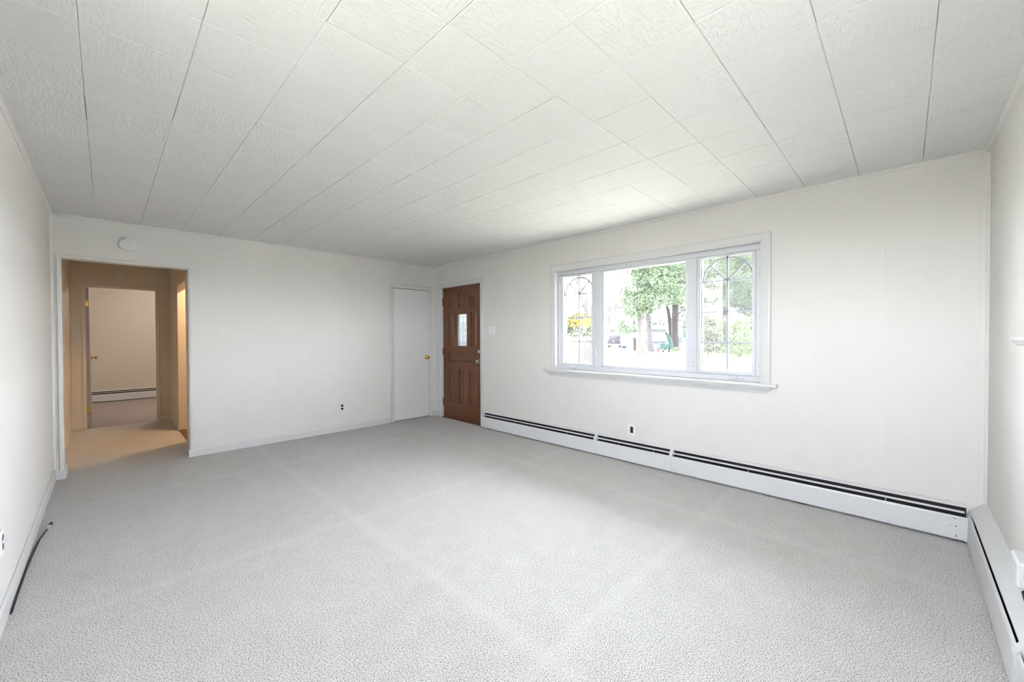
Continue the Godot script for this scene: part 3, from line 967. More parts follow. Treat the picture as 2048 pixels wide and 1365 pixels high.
func heater_body(h: Node, o: Vector3, w: Vector3, n: Vector3, runs: Array, closed: bool) -> void:
	# runs: [from, to] along w
	var y := Vector3.UP
	var a: float = runs[0][0]
	var b: float = runs[-1][1]
	var bp := Mb.new()
	bp.sweep([Vector2(0, 0.01), Vector2(0.004, 0.01), Vector2(0.004, 0.208), Vector2(0.022, 0.208), Vector2(0.024, 0.203), Vector2(0.027, 0.203), Vector2(0.026, 0.211), Vector2(0.02, 0.216), Vector2(0.003, 0.22), Vector2(0, 0.22)], o + w * a, n, y, w, b - a)
	part("back_plate", bp, M.heater, h)
	var ln := Mb.new()
	ln.sweep([Vector2(0.004, 0.03), Vector2(0.006, 0.03), Vector2(0.006, 0.206), Vector2(0.004, 0.206)], o + w * (a + 0.002), n, y, w, b - a - 0.004)
	part("liner", ln, M.dark, h)
	var el := Mb.new()
	el.tube([o + w * (a + 0.02) + n * 0.035 + y * 0.085, o + w * (b - 0.02) + n * 0.035 + y * 0.085], [0.011, 0.011], 10)
	part("pipe", el, M.bronze, h)
	var fb := Mb.new()
	fb.sweep([Vector2(0.008, 0.045), Vector2(0.056, 0.045), Vector2(0.056, 0.125), Vector2(0.008, 0.125)], o + w * (a + 0.03), n, y, w, b - a - 0.06)
	part("fins", fb, M.dark, h)
	for i in runs.size():
		var r: Array = runs[i]
		var g := 0.0008
		var p := Mb.new()
		p.sweep([Vector2(0.058, 0.012), Vector2(0.064, 0.012), Vector2(0.066, 0.02), Vector2(0.064, 0.142), Vector2(0.061, 0.15), Vector2(0.055, 0.153), Vector2(0.055, 0.151), Vector2(0.0595, 0.147), Vector2(0.061, 0.14), Vector2(0.0625, 0.022)], o + w * (r[0] + g), n, y, w, r[1] - r[0] - 2 * g)
		part("front_panel", p, M.heater, h)
		var d := Mb.new()
		d.sweep([Vector2(0.044, 0.183), Vector2(0.054, 0.175), Vector2(0.056, 0.176), Vector2(0.056, 0.1785), Vector2(0.046, 0.186)], o + w * (r[0] + 0.012), n, y, w, r[1] - r[0] - 0.024)
		part("damper", d, M.heater, h)
		for k in [0.35, 0.8]:
			var pin := Mb.new()
			pin.box(Vector3(-0.004, -0.012, -0.004), Vector3(0.004, 0.014, 0.004))
			part("damper_clip", pin, M.nickel, h).position = o + w * lerpf(r[0], r[1], k) + n * 0.05 + y * 0.16
	for i in range(1, runs.size()):
		var s := Mb.new()
		var z: float = runs[i][0]
		s.sweep([Vector2(0, 0.15), Vector2(0.057, 0.15), Vector2(0.057, 0.17), Vector2(0.03, 0.204), Vector2(0.02, 0.2165), Vector2(0.003, 0.2205), Vector2(0, 0.2205)], o + w * (z - 0.014), n, y, w, 0.028)
		part("splice_cover", s, M.heater, h)
	if closed:
		var e := Mb.new()
		e.sweep([Vector2(0, 0.008), Vector2(0.067, 0.008), Vector2(0.067, 0.145), Vector2(0.06, 0.17), Vector2(0.025, 0.212), Vector2(0.003, 0.219), Vector2(0, 0.219)], o + w * (a - 0.006), n, y, w, 0.007)
		part("end_cap", e, M.heater, h)

func heaters() -> void:
	var h := thing("baseboard_heater", "long white baseboard heater with dark slots along the window wall", "heater", Vector3(0, 0, 1.195))
	heater_body(h, Vector3(0, 0, -1.195), Vector3.BACK, Vector3.LEFT, [[1.195, 2.992], [2.992, 3.797], [3.797, 5.585]], true)
	# paint chips near the right end
	for k in [[0.14, 5.53, 0.006], [0.137, 5.538, 0.004], [0.092, 5.537, 0.007], [0.094, 5.517, 0.004], [0.086, 5.507, 0.003], [0.045, 5.538, 0.004], [0.036, 5.54, 0.007], [0.028, 5.536, 0.004]]:
		var c := Mb.new()
		for i in 7:
			var a := TAU * i / 7.0
			var b := TAU * (i + 1) / 7.0
			var ra: float = k[2] * (0.6 + 0.4 * sin(i * 2.3 + k[1] * 40))
			var rb: float = k[2] * (0.6 + 0.4 * sin(((i + 1) % 7) * 2.3 + k[1] * 40))
			c.flat(Vector3.ZERO, Vector3(0, sin(a) * ra * 0.7, cos(a) * ra), Vector3(0, sin(b) * rb * 0.7, cos(b) * rb), Vector3.LEFT)
		part("paint_chip", c, M.dark, h).position = Vector3(-0.0665, k[0], k[1] - 1.195)
	# the corner piece and the covered run below the shelf
	var r := thing("baseboard_heater", "white baseboard heater with a broad sloping cover along the right edge wall", "heater", Vector3(-0.02, 0, L))
	var o := Vector3(0.02, 0, -L)
	var f := Mb.new()
	f.sweep([Vector2(0.074, 0.008), Vector2(0.080, 0.008), Vector2(0.081, 0.015), Vector2(0.078, 0.152), Vector2(0.076, 0.165), Vector2(0.0725, 0.172), Vector2(0.069, 0.174), Vector2(0.069, 0.171), Vector2(0.0715, 0.164), Vector2(0.073, 0.15)], o + Vector3(-0.075, 0, L), Vector3.FORWARD, Vector3.UP, Vector3.LEFT, 3.4)
	part("front_panel", f, M.heater, r)
	f = Mb.new()
	f.sweep([Vector2(0, 0.21), Vector2(0.059, 0.182), Vector2(0.063, 0.182), Vector2(0.065, 0.186), Vector2(0.063, 0.192), Vector2(0.004, 0.245), Vector2(0, 0.246)], o + Vector3(0, 0, L), Vector3.FORWARD, Vector3.UP, Vector3.LEFT, 3.475)
	part("cover", f, M.heater, r)
	f = Mb.new()
	f.sweep([Vector2(0.006, 0.03), Vector2(0.055, 0.03), Vector2(0.055, 0.16), Vector2(0.006, 0.16)], o + Vector3(-0.09, 0, L), Vector3.FORWARD, Vector3.UP, Vector3.LEFT, 3.37)
	part("fins", f, M.dark, r)
	f = Mb.new()
	f.sweep([Vector2(0, 0.006), Vector2(0.082, 0.006), Vector2(0.082, 0.15), Vector2(0.078, 0.166), Vector2(0.066, 0.19), Vector2(0.004, 0.246), Vector2(0, 0.246)], o + Vector3(0, 0, L), Vector3.FORWARD, Vector3.UP, Vector3.LEFT, 0.075)
	part("corner_piece", f, M.heater, r)
	f = Mb.new()
	f.sweep([Vector2(0.06, 0.01), Vector2(0.066, 0.01), Vector2(0.066, 0.152), Vector2(0.06, 0.152)], o + Vector3(0, 0, 5.572), Vector3.LEFT, Vector3.UP, Vector3.BACK, 0.012)
	part("corner_strip", f, M.heater, r)
	f = Mb.new()
	f.sweep([Vector2(0.074, 0.006), Vector2(0.083, 0.006), Vector2(0.083, 0.16), Vector2(0.074, 0.18), Vector2(0.066, 0.192), Vector2(0.06, 0.192), Vector2(0.06, 0.18)], o + Vector3(-1.46, 0, L), Vector3.FORWARD, Vector3.UP, Vector3.LEFT, 0.05)
	part("splice_cover", f, M.heater, r)
	var b := thing("baseboard_heater", "white baseboard heater with a dark slot at the back of the bedroom", "heater", Vector3(-3.3, 0, -5.82))
	heater_body(b, Vector3(0, 0, 0), Vector3.RIGHT, Vector3.BACK, [[-1.3, 1.5]], true)

func outlet_plate(o: Node3D, u: Vector3, n: Vector3, m: Material, w := 0.07, h := 0.115) -> void:
	var p := Mb.new()
	var pr := [Vector2(-w / 2, 0), Vector2(w / 2, 0), Vector2(w / 2, 0.002), Vector2(w / 2 - 0.004, 0.005), Vector2(-w / 2 + 0.004, 0.005), Vector2(-w / 2, 0.002)]
	p.sweep(pr, Vector3(0, -h / 2, 0), u, n, Vector3.UP, h)
	part("plate", p, m, o)

func socket(o: Node3D, u: Vector3, n: Vector3, y: float, m: Material, holes: Material) -> void:
	var p := Mb.new()
	var pts := []
	for i in 16:
		var a := TAU * i / 16.0
		pts.append(Vector2(cos(a) * 0.0165, clampf(sin(a) * 0.0165, -0.013, 0.013)))
	p.sweep(pts, Vector3(0, y, 0) + n * 0.004, u, Vector3.UP, n, 0.003)
	var s := part("socket", p, m, o)
	for k in [[-0.006, 0.004, 0.002, 0.008], [0.006, 0.004, 0.002, 0.0065], [0.0, -0.007, 0.004, 0.004]]:
		var b := Mb.new()
		b.sweep([Vector2(-k[2] / 2, -k[3] / 2), Vector2(k[2] / 2, -k[3] / 2), Vector2(k[2] / 2, k[3] / 2), Vector2(-k[2] / 2, k[3] / 2)], Vector3(0, y + k[1], 0) + u * k[0] + n * 0.0065, u, Vector3.UP, n, 0.001)
		part("slot", b, holes, s)

func fittings() -> void:
	var o := thing("outlet", "white wall plate with a dark open jack under the window", "outlet", Vector3(0, 0.315, 3.384))
	var fr := Mb.new()
	for q in [[-0.043, -0.0165, -0.055, 0.055], [0.0165, 0.043, -0.055, 0.055], [-0.0165, 0.0165, -0.055, -0.031], [-0.0165, 0.0165, 0.031, 0.055]]:
		fr.box(Vector3(-0.005, q[2], q[0]), Vector3(0, q[3], q[1]))
	part("plate", fr, M.plastic, o)
	var dk := Mb.new()
	dk.box(Vector3(-0.001, -0.031, -0.0165), Vector3(0.0, 0.031, 0.0165))
	part("dark_jack", dk, M.black, o)
	o = thing("outlet", "painted wall outlet with two dark sockets low on the back wall", "outlet", Vector3(-1.469, 0.317, 0))
	outlet_plate(o, Vector3.RIGHT, Vector3.BACK, M.wall)
	for y in [0.02, -0.02]:
		socket(o, Vector3.RIGHT, Vector3.BACK, y, M.black, M.dark)
	o = thing("outlet", "white wall outlet on the left wall above the black cable", "outlet", Vector3(-W, 0.352, 2.487))
	outlet_plate(o, Vector3.BACK, Vector3.RIGHT, M.plastic)
	for y in [0.02, -0.02]:
		socket(o, Vector3.BACK, Vector3.RIGHT, y, mat(c8(140, 135, 150), 0.4), M.black)
	o = thing("light_switch", "off-white double light switch right of the brown front door", "switch", Vector3(0, 1.322, 1.346))
	outlet_plate(o, Vector3.BACK, Vector3.LEFT, M.plastic, 0.118, 0.118)
	for k in [-0.024, 0.024]:
		var b := Mb.new()
		b.sweep([Vector2(-0.012, 0.003), Vector2(0.012, 0.003), Vector2(0.012, 0.006), Vector2(0.006, 0.0075), Vector2(0.006, 0.018), Vector2(-0.002, 0.019), Vector2(-0.006, 0.0075), Vector2(-0.012, 0.006)], Vector3(0, 0, k - 0.005), Vector3.UP, Vector3.LEFT, Vector3.BACK, 0.01)
		part("toggle", b, M.plastic, o)
	# smoke detectors
	for q in [["round white smoke detector on the back wall above the hall opening", Vector3(-3.494, 2.145, 0), 0.067, M.plastic], ["small smoke detector above the bedroom door at the end of the hall", Vector3(-3.512, 2.146, -2.62), 0.055, M.ivory]]:
		o = thing("smoke_detector", q[0], "smoke detector", q[1])
		var r: float = q[2]
		var x := Transform3D(Basis(Vector3(1, 0, 0), Vector3(0, 0, 1), Vector3(0, -1, 0)), Vector3.ZERO)
		var b := Mb.new()
		b.xf = x
		b.lathe([Vector2(0, 0), Vector2(r * 1.04, 0), Vector2(r * 1.04, 0.008), Vector2(r * 0.97, 0.009)], 36)
		part("base", b, q[3], o)
		b = Mb.new()
		b.xf = x
		b.lathe([Vector2(r * 0.97, 0.009), Vector2(r * 0.98, 0.018), Vector2(r * 0.9, 0.028), Vector2(r * 0.42, 0.033), Vector2(r * 0.40, 0.031), Vector2(r * 0.36, 0.031), Vector2(r * 0.34, 0.034), Vector2(0, 0.035)], 36)
		part("cover", b, q[3], o)
		b = Mb.new()
		b.xf = x.translated(Vector3(0.1, 0, 0) * r + Vector3(0, 0, 0.033))
		b.lathe([Vector2(0, 0), Vector2(r * 0.17, 0), Vector2(r * 0.15, 0.003), Vector2(0, 0.004)], 18)
		part("test_button", b, q[3], o)
		b = Mb.new()
		b.xf = Transform3D(Basis.IDENTITY, Vector3(-r * 0.42, r * 0.6, 0.026))
		b.box(Vector3(-0.009, -0.003, 0), Vector3(0.009, 0.003, 0.005), 0.001)
		part("vent_slot", b, M.muntin if r > 0.06 else q[3], o)
	# black cable on the carpet, with its plug
	o = thing("cable", "black coaxial cable lying on the carpet along the left wall", "cable", Vector3(-3.96, 0, 1.9))
	var pts := []
	var cv := Curve3D.new()
	var src := [Vector3(-3.9675, -0.006, 2.45), Vector3(-3.967, 0.004, 2.39), Vector3(-3.967, 0.006, 2.33), Vector3(-3.967, 0.006, 2.234), Vector3(-3.966, 0.006, 2.045), Vector3(-3.962, 0.006, 1.79), Vector3(-3.953, 0.006, 1.522), Vector3(-3.934, 0.006, 1.35)]
	for i in src.size():
		var tan: Vector3 = (src[mini(i + 1, src.size() - 1)] - src[maxi(i - 1, 0)]) / 6.0
		cv.add_point(src[i] - Vector3(-3.96, 0, 1.9), -tan, tan)
	var rad := []
	for i in 60:
		pts.append(cv.sample_baked(cv.get_baked_length() * i / 59.0))
		rad.append(0.0048)
	var cb := Mb.new()
	cb.tube(pts, rad, 10)
	part("cord", cb, M.black, o)
	var dirv: Vector3 = (pts[-1] - pts[-4]).normalized()
	var e: Vector3 = pts[-1]
	for q in [[0.0, 0.022, 0.0055, M.plastic, "collar"], [0.022, 0.034, 0.007, M.nickel, "ferrule"], [0.034, 0.062, 0.0065, M.plastic, "sleeve"], [0.062, 0.072, 0.0055, M.nickel, "ring"], [0.072, 0.108, 0.009, M.black, "plug"]]:
		cb = Mb.new()
		cb.tube([e + dirv * q[0] + Vector3.UP * 0.002, e + dirv * q[1] + Vector3.UP * 0.002], [q[2], q[2]], 12)
		part(q[4], cb, q[3], o)
	# shelf end at the right edge
	o = thing("shelf", "white moulded shelf end on the right edge wall at eye level", "shelf", Vector3(-1.6, 1.213, L))
	var sh := Mb.new()
	var pr := [Vector2(0, 0), Vector2(0.085, 0.0), Vector2(0.092, 0.004), Vector2(0.097, 0.012), Vector2(0.1, 0.016), Vector2(0.104, 0.018), Vector2(0.105, 0.024), Vector2(0.103, 0.028), Vector2(0, 0.028)]
	sh.sweep(pr, Vector3(0, 0, 0), Vector3.FORWARD, Vector3.UP, Vector3.LEFT, 2.0, Vector2(-0.8, 1.2), Vector2.ZERO)
	part("board", sh, M.trim, o)
	var mo := Mb.new()
	mo.sweep([Vector2(0, 0), Vector2(0.02, 0), Vector2(0.04, 0.02), Vector2(0.07, 0.045), Vector2(0.07, 0.05), Vector2(0, 0.05)], Vector3(-0.12, -0.05, 0), Vector3.FORWARD, Vector3.UP, Vector3.LEFT, 1.88)
	part("moulding", mo, M.trim, o)
	# white adapter on the wall with its black lead
	o = thing("wall_adapter", "white boxy adapter plugged in above the right edge heater", "adapter", Vector3(-1.16, 0.335, L))
	var bx := Mb.new()
	bx.box(Vector3(-0.085, -0.05, -0.045), Vector3(0.06, 0.05, 0.0), 0.008)
	part("body", bx, M.plastic, o)
	bx = Mb.new()
	bx.box(Vector3(-0.16, -0.035, -0.03), Vector3(-0.085, 0.05, 0.0), 0.006)
	part("side_block", bx, M.plastic, o)
	bx = Mb.new()
	bx.tube([Vector3(-0.09, -0.04, -0.02), Vector3(-0.11, -0.046, -0.034), Vector3(-0.16, -0.052, -0.036), Vector3(-0.26, -0.056, -0.034), Vector3(-0.4, -0.07, -0.02)], [0.004, 0.004, 0.004, 0.004, 0.004], 8)
	part("lead", bx, M.black, o)

# ------------------------------------------------------------------ outdoors
func bark(c: Color, sd: int) -> StandardMaterial3D:
	var m := mat(c, 0.95)
	m.albedo_texture = noise_tex(512, 0.02, [[0.0, c8(120, 115, 112)], [0.45, c8(210, 208, 205)], [1.0, Color.WHITE]], 4, FastNoiseLite.TYPE_SIMPLEX_SMOOTH, 20.0, sd)
	m.uv1_triplanar = true
	m.uv1_scale = Vector3(0.9, 0.25, 0.9)
	return m

func spray_mesh(leaf: float, count: int, wide: float, sd: int) -> ArrayMesh:
	var r := RandomNumberGenerator.new()
	r.seed = sd
	var mb := Mb.new()
	for i in count:
		var d := Vector3(r.randf_range(-1, 1), r.randf_range(-1, 1), r.randf_range(-1, 1)).normalized()
		var at := d * r.randf_range(0.1, 0.5)
		var ax := (d + Vector3(r.randf_range(-0.6, 0.6), -0.3, r.randf_range(-0.6, 0.6))).normalized()
		var sd2 := ax.cross(Vector3(r.randf_range(-1, 1), r.randf_range(-1, 1), r.randf_range(-1, 1))).normalized()
		var nn := ax.cross(sd2)
		var tip := at + ax * leaf
		var m1 := at + ax * leaf * 0.45 + sd2 * leaf * wide + nn * leaf * 0.08
		var m2 := at + ax * leaf * 0.45 - sd2 * leaf * wide + nn * leaf * 0.08
		mb.flat(at, m1, tip, nn)
		mb.flat(at, m2, tip, nn)
	return mb.mesh()

# blobs: [x, y, z, rx, ry] filled with leaf sprays of the given size
func foliage(parent: Node, called: String, blobs: Array, spray: ArrayMesh, size: float, density: float, m: Material, tone: Array, sd: int) -> void:
	var r := RandomNumberGenerator.new()
	r.seed = sd
	var xf := []
	var co := []
	for b in blobs:
		var n := int(density * b[3] * b[3] * b[4] / pow(size, 3.0) * 7.0 + 6)
		for i in n:
			var d := Vector3(r.randf_range(-1, 1), r.randf_range(-1, 1), r.randf_range(-1, 1))
			while d.length() > 1.0:
				d = Vector3(r.randf_range(-1, 1), r.randf_range(-1, 1), r.randf_range(-1, 1))
			d = d.normalized() * pow(d.length(), 0.6)
			var s := size * r.randf_range(0.7, 1.3)
			xf.append(Transform3D(Basis.from_euler(Vector3(r.randf() * TAU, r.randf() * TAU, r.randf() * TAU)).scaled(Vector3(s, s, s)), Vector3(b[0], b[1], b[2]) + d * Vector3(b[3], b[4], b[3])))
			co.append((tone[0] as Color).lerp(tone[1], r.randf()))
	var mm := MultiMesh.new()
	mm.transform_format = MultiMesh.TRANSFORM_3D
	mm.use_colors = true
	mm.mesh = spray
	mm.instance_count = xf.size()
	for i in xf.size():
		mm.set_instance_transform(i, xf[i])
		mm.set_instance_color(i, co[i])
	var o := MultiMeshInstance3D.new()
	o.name = called
	o.multimesh = mm
	o.material_override = m
	o.set_meta("kind", "stuff")
	parent.add_child(o, true)

func limb(parent: Node, called: String, path: Array, m: Material, origin: Vector3) -> void:
	var p := []
	var r := []
	for q in path:
		p.append(Vector3(q[0], q[1], q[2]) - origin)
		r.append(q[3])
	var mb := Mb.new()
	mb.tube(p, r, 12)
	part(called, mb, m, parent)

func moved(blobs: Array, o: Vector3) -> Array:
	var a := []
	for b in blobs:
		a.append([b[0] - o.x, b[1] - o.y, b[2] - o.z, b[3], b[4]])
	return a

func tree(called: String, label: String, cat: String, origin: Vector3, trunks: Array, branches: Array, bk: Material, blobs: Array, spray: ArrayMesh, size: float, density: float, tone: Array, sd: int, group := "") -> void:
	var o := thing(called, label, cat, origin, 0.0, group)
	for t in trunks:
		limb(o, "trunk", t, bk, origin)
	for t in branches:
		limb(o, "branch", t, bk, origin)
	foliage(o, "foliage", moved(blobs, origin), spray, size, density, M.leaf, tone, sd)

func lin(r: float, g: float, b: float) -> Color:
	return Color(r, g, b)

func outdoors() -> void:
	M.leaf = mat(Color.WHITE, 0.7)
	M.leaf.vertex_color_use_as_albedo = true
	M.leaf.backlight_enabled = true
	M.leaf.backlight = Color(0.45, 0.5, 0.35)
	M.lawn = mat(c8(148, 144, 132), 1.0)
	M.lawn.albedo_texture = noise_tex(512, 0.04, [[0.0, c8(205, 205, 190)], [1.0, Color.WHITE]], 4)
	M.lawn.uv1_triplanar = true
	M.lawn.uv1_scale = Vector3(0.3, 0.3, 0.3)
	M.road = mat(c8(190, 188, 184), 0.95)
	M.gravel = mat(c8(52, 52, 58), 1.0)
	slab("lawn", "broad pale lawn beyond the window", "lawn", Vector3(-120, -1.0, -150), Vector3(160, -0.5, 150), M.lawn)
	slab("road", "sunlit pale road running past the house", "road", Vector3(13.5, -0.6, -150), Vector3(25.5, -0.485, 150), M.road)
	slab("driveway", "grey gravel drive beyond the road, leading to the parked pickup", "driveway", Vector3(25.5, -0.6, -24), Vector3(60, -0.49, -12.8), M.gravel)
	var spray := spray_mesh(0.42, 10, 0.34, 11)
	var needle := spray_mesh(0.55, 14, 0.12, 12)
	var pale := bark(c8(64, 61, 59), 21)
	var dark := bark(c8(36, 29, 31), 22)
	var grey := bark(c8(68, 65, 67), 23)
	var mid := bark(c8(70, 66, 62), 24)
	# big pale tree in the near yard
	tree("yard_tree", "large pale-barked tree leaning right in the near yard, seen past the left casement", "tree", Vector3(5.47, -0.5, -1.08),
		[[[5.47, -0.6, -1.08, 0.5], [5.57, 0.32, -0.98, 0.39], [5.77, 1.01, -0.79, 0.29], [5.97, 1.56, -0.6, 0.23], [6.17, 2.24, -0.41, 0.19], [6.32, 2.79, -0.26, 0.17], [6.47, 3.27, -0.12, 0.15], [6.65, 4.03, 0.04, 0.13], [6.9, 4.99, 0.28, 0.1], [7.2, 5.96, 0.57, 0.07]]],
		[[[5.85, 1.21, -0.71, 0.17], [5.7, 1.83, -0.88, 0.14], [5.58, 2.45, -1.02, 0.11], [5.51, 3.07, -1.1, 0.08], [5.44, 3.9, -1.18, 0.06]], [[5.7, 1.69, -0.87, 0.07], [5.63, 2.0, -0.95, 0.04], [5.51, 2.11, -1.07, 0.03]]],
		pale, [[5.5, 2.77, -1.1, 0.12, 0.13], [5.84, 2.9, -1.13, 0.13, 0.14], [5.84, 3.6, -1.47, 0.55, 0.41], [6.4, 3.15, -0.2, 0.12, 0.16], [6.89, 4.58, 0.29, 0.83, 0.55]], spray, 0.16, 0.5, [lin(0.04, 0.06, 0.02), lin(0.08, 0.1, 0.03)], 31)
	tree("shade_tree", "leafy green tree with a stout pale trunk across the road", "tree", Vector3(28.28, -0.5, -10.7),
		[[[28.3, -0.63, -10.66, 0.64], [28.28, -0.2, -10.7, 0.43], [28.28, 0.48, -10.7, 0.34], [28.3, 2.18, -10.71, 0.3], [28.29, 3.89, -10.75, 0.28], [28.28, 6.01, -10.79, 0.21], [28.28, 8.57, -10.84, 0.13]]],
		[[[28.28, 3.03, -10.75, 0.17], [27.73, 4.31, -11.33, 0.13], [27.32, 5.17, -11.76, 0.09]], [[28.29, 3.46, -10.75, 0.17], [28.87, 4.95, -10.18, 0.13], [29.48, 6.01, -9.58, 0.06]]],
		mid, [[26.58, 2.57, -11.04, 0.85, 1.11], [26.2, 1.95, -11.42, 0.6, 0.6], [27.9, 3.89, -11.15, 1.45, 1.11], [28.86, 4.31, -10.18, 1.45, 1.11], [27.98, 5.59, -11.09, 1.28, 1.28], [29.18, 6.01, -9.88, 1.79, 1.45], [28.45, 7.72, -10.65, 1.7, 1.53], [29.94, 7.28, -9.13, 1.62, 1.45], [28.93, 10.27, -10.21, 2.55, 2.13], [31.21, 4.83, -9.23, 1.28, 0.94]], spray, 0.3, 0.85, [lin(0.028, 0.05, 0.028), lin(0.07, 0.098, 0.042)], 32)
	tree("grey_tree", "grey-trunked tree just right of the stout pale trunk", "tree", Vector3(38.4, -0.5, -14.66),
		[[[38.4, -0.6, -14.6, 0.4], [38.4, -0.19, -14.66, 0.36], [38.34, 0.8, -14.75, 0.3], [38.29, 3.0, -14.84, 0.28], [38.23, 5.21, -14.93, 0.22], [38.23, 8.51, -14.99, 0.14]]], [], grey,
		[[38.27, 4.66, -14.89, 1.43, 0.99], [38.71, 3.0, -14.41, 1.1, 0.77], [40.14, 2.48, -14.37, 0.77, 0.55]], spray, 0.4, 0.5, [lin(0.027, 0.046, 0.033), lin(0.052, 0.071, 0.046)], 33)
	tree("thin_tree", "thin dark tree left of the stout pale trunk", "tree", Vector3(37.2, -0.5, -15.88),
		[[[37.21, -0.6, -15.88, 0.19], [37.18, 0.81, -15.92, 0.14], [37.16, 3.01, -15.98, 0.14], [37.15, 5.21, -16.03, 0.11]]], [], dark,
		[[36.95, 4.66, -16.22, 0.99, 0.77], [36.69, 5.77, -16.5, 1.1, 0.88]], spray, 0.4, 0.5, [lin(0.023, 0.042, 0.029), lin(0.048, 0.067, 0.037)], 34)
	tree("dark_tree", "dark double-trunked tree with dead side branches, beside the green chipper", "tree", Vector3(41.37, -0.5, -13.07),
		[[[41.37, -0.6, -13.07, 0.62], [41.34, -0.18, -13.11, 0.45], [41.31, 1.34, -13.16, 0.39], [41.33, 3.03, -13.17, 0.39], [41.4, 5.29, -13.14, 0.34], [41.47, 8.67, -13.12, 0.23]], [[41.97, -0.6, -13.87, 0.24], [41.95, 1.35, -13.94, 0.2], [41.89, 3.08, -14.03, 0.23], [41.78, 4.23, -14.16, 0.2], [41.55, 5.09, -14.41, 0.12]]],
		[[[41.3, 2.94, -13.1, 0.07], [40.41, 2.94, -12.68, 0.06], [41.18, 2.93, -11.89, 0.03], [41.65, 2.99, -11.42, 0.02]], [[41.3, 3.2, -13.1, 0.07], [40.26, 3.43, -12.84, 0.06], [40.73, 3.82, -12.37, 0.04], [41.27, 4.2, -11.82, 0.02]], [[40.57, 3.43, -12.52, 0.04], [40.81, 4.09, -12.29, 0.03], [41.05, 4.53, -12.06, 0.02]]],
		dark, [[44.08, 3.4, -13.23, 1.24, 1.46], [44.8, 4.87, -12.53, 1.69, 1.69], [41.36, 5.85, -13.18, 1.69, 1.35], [41.19, 8.11, -13.4, 2.25, 2.03], [42.57, 7.53, -11.99, 2.25, 2.03], [45.25, 1.95, -13.45, 0.68, 0.68], [42.21, 10.92, -12.41, 2.82, 2.25]], spray, 0.45, 0.5, [lin(0.024, 0.044, 0.028), lin(0.062, 0.088, 0.042)], 35)
	tree("pine_tree", "airy pale green pine behind the right casement's arch", "tree", Vector3(37.63, -0.5, -6.88),
		[[[37.63, -0.6, -6.88, 0.21], [37.65, 0.36, -6.89, 0.19], [37.64, 2.74, -6.93, 0.17], [37.65, 6.54, -6.99, 0.12], [37.65, 9.4, -7.04, 0.07]]], [], dark,
		[[36.9, 7.98, -7.78, 1.9, 1.24], [39.68, 8.39, -6.38, 2.09, 1.24], [37.38, 6.55, -7.26, 1.9, 0.95], [36.7, 5.12, -7.93, 1.62, 0.86], [37.91, 9.4, -6.77, 2.85, 1.43], [35.95, 4.09, -7.25, 1.14, 0.48], [35.6, 3.2, -7.6, 0.8, 0.4]], needle, 0.36, 0.62, [lin(0.035, 0.059, 0.033), lin(0.082, 0.105, 0.054)], 36)
	tree("cedar_tree", "dark green cedar behind the right half of the right casement", "tree", Vector3(36.72, -0.5, -4.95),
		[[[36.72, -0.77, -4.95, 0.18], [36.75, 1.75, -4.97, 0.16], [36.76, 5.36, -5.02, 0.09]]], [], dark,
		[[36.8, 5.81, -4.99, 1.17, 0.99], [36.62, 4.46, -5.14, 1.26, 0.99], [36.82, 2.65, -4.91, 0.99, 1.35], [37.09, 4.0, -4.66, 1.17, 1.35]], needle, 0.32, 0.7, [lin(0.019, 0.029, 0.025), lin(0.048, 0.067, 0.037)], 37)
	tree("bush", "tall brown-green bush in the lower left of the right casement", "bush", Vector3(31.2, -0.5, -6.3),
		[[[31.2, -0.6, -6.3, 0.09], [31.2, 0.4, -6.28, 0.06], [31.25, 1.6, -6.2, 0.03]]], [], dark,
		[[31.21, 1.72, -6.32, 1.07, 1.07], [30.78, 2.14, -6.76, 0.83, 0.83], [31.4, 0.48, -6.11, 0.99, 0.99], [30.99, 0.28, -6.52, 0.83, 0.83], [31.11, 1.31, -5.71, 0.58, 0.91], [31.5, 2.5, -6.3, 0.9, 0.7]], spray, 0.27, 0.85, [lin(0.031, 0.038, 0.027), lin(0.073, 0.075, 0.041)], 38)
	tree("bush", "low bright green bush in the lower right of the right casement", "bush", Vector3(31.9, -0.5, -4.1),
		[[[31.9, -0.6, -4.1, 0.09], [31.95, 0.2, -4.12, 0.06], [32.0, 0.9, -4.1, 0.03]]], [], dark,
		[[32.58, 2.13, -4.94, 0.88, 0.8], [32.2, 1.3, -4.4, 0.9, 0.8], [32.9, 1.9, -3.9, 0.9, 0.9], [31.4, 0.1, -4.67, 0.8, 0.64], [31.97, 0.3, -4.1, 1.04, 0.96], [32.53, 0.49, -3.53, 0.88, 1.12], [31.73, 0.49, -5.06, 0.48, 0.72]], spray, 0.27, 0.85, [lin(0.040, 0.067, 0.029), lin(0.090, 0.122, 0.050)], 39)
	tree("tall_tree", "tall pale green tree far behind the pine, filling the right casement's top", "tree", Vector3(60.0, -0.5, -7.5),
		[[[60.0, -0.6, -7.5, 0.4], [60.0, 3.0, -7.5, 0.32], [60.1, 8.0, -7.6, 0.2]]], [], grey,
		[[60.0, 6.0, -7.0, 4.2, 2.6], [60.0, 10.0, -8.5, 5.0, 3.2], [61.0, 12.5, -5.0, 5.0, 3.6], [59.5, 7.5, -10.5, 3.0, 2.6], [60.5, 5.0, -4.6, 3.2, 2.0], [60.0, 13.5, -10.0, 4.5, 3.0]], spray, 0.6, 1.0, [lin(0.035, 0.055, 0.03), lin(0.065, 0.088, 0.045)], 41)
	var wd := thing("weeds", "strip of rough grass and weeds along the far road edge", "grass", Vector3(30, -0.5, -6), 0.0, "", "stuff")
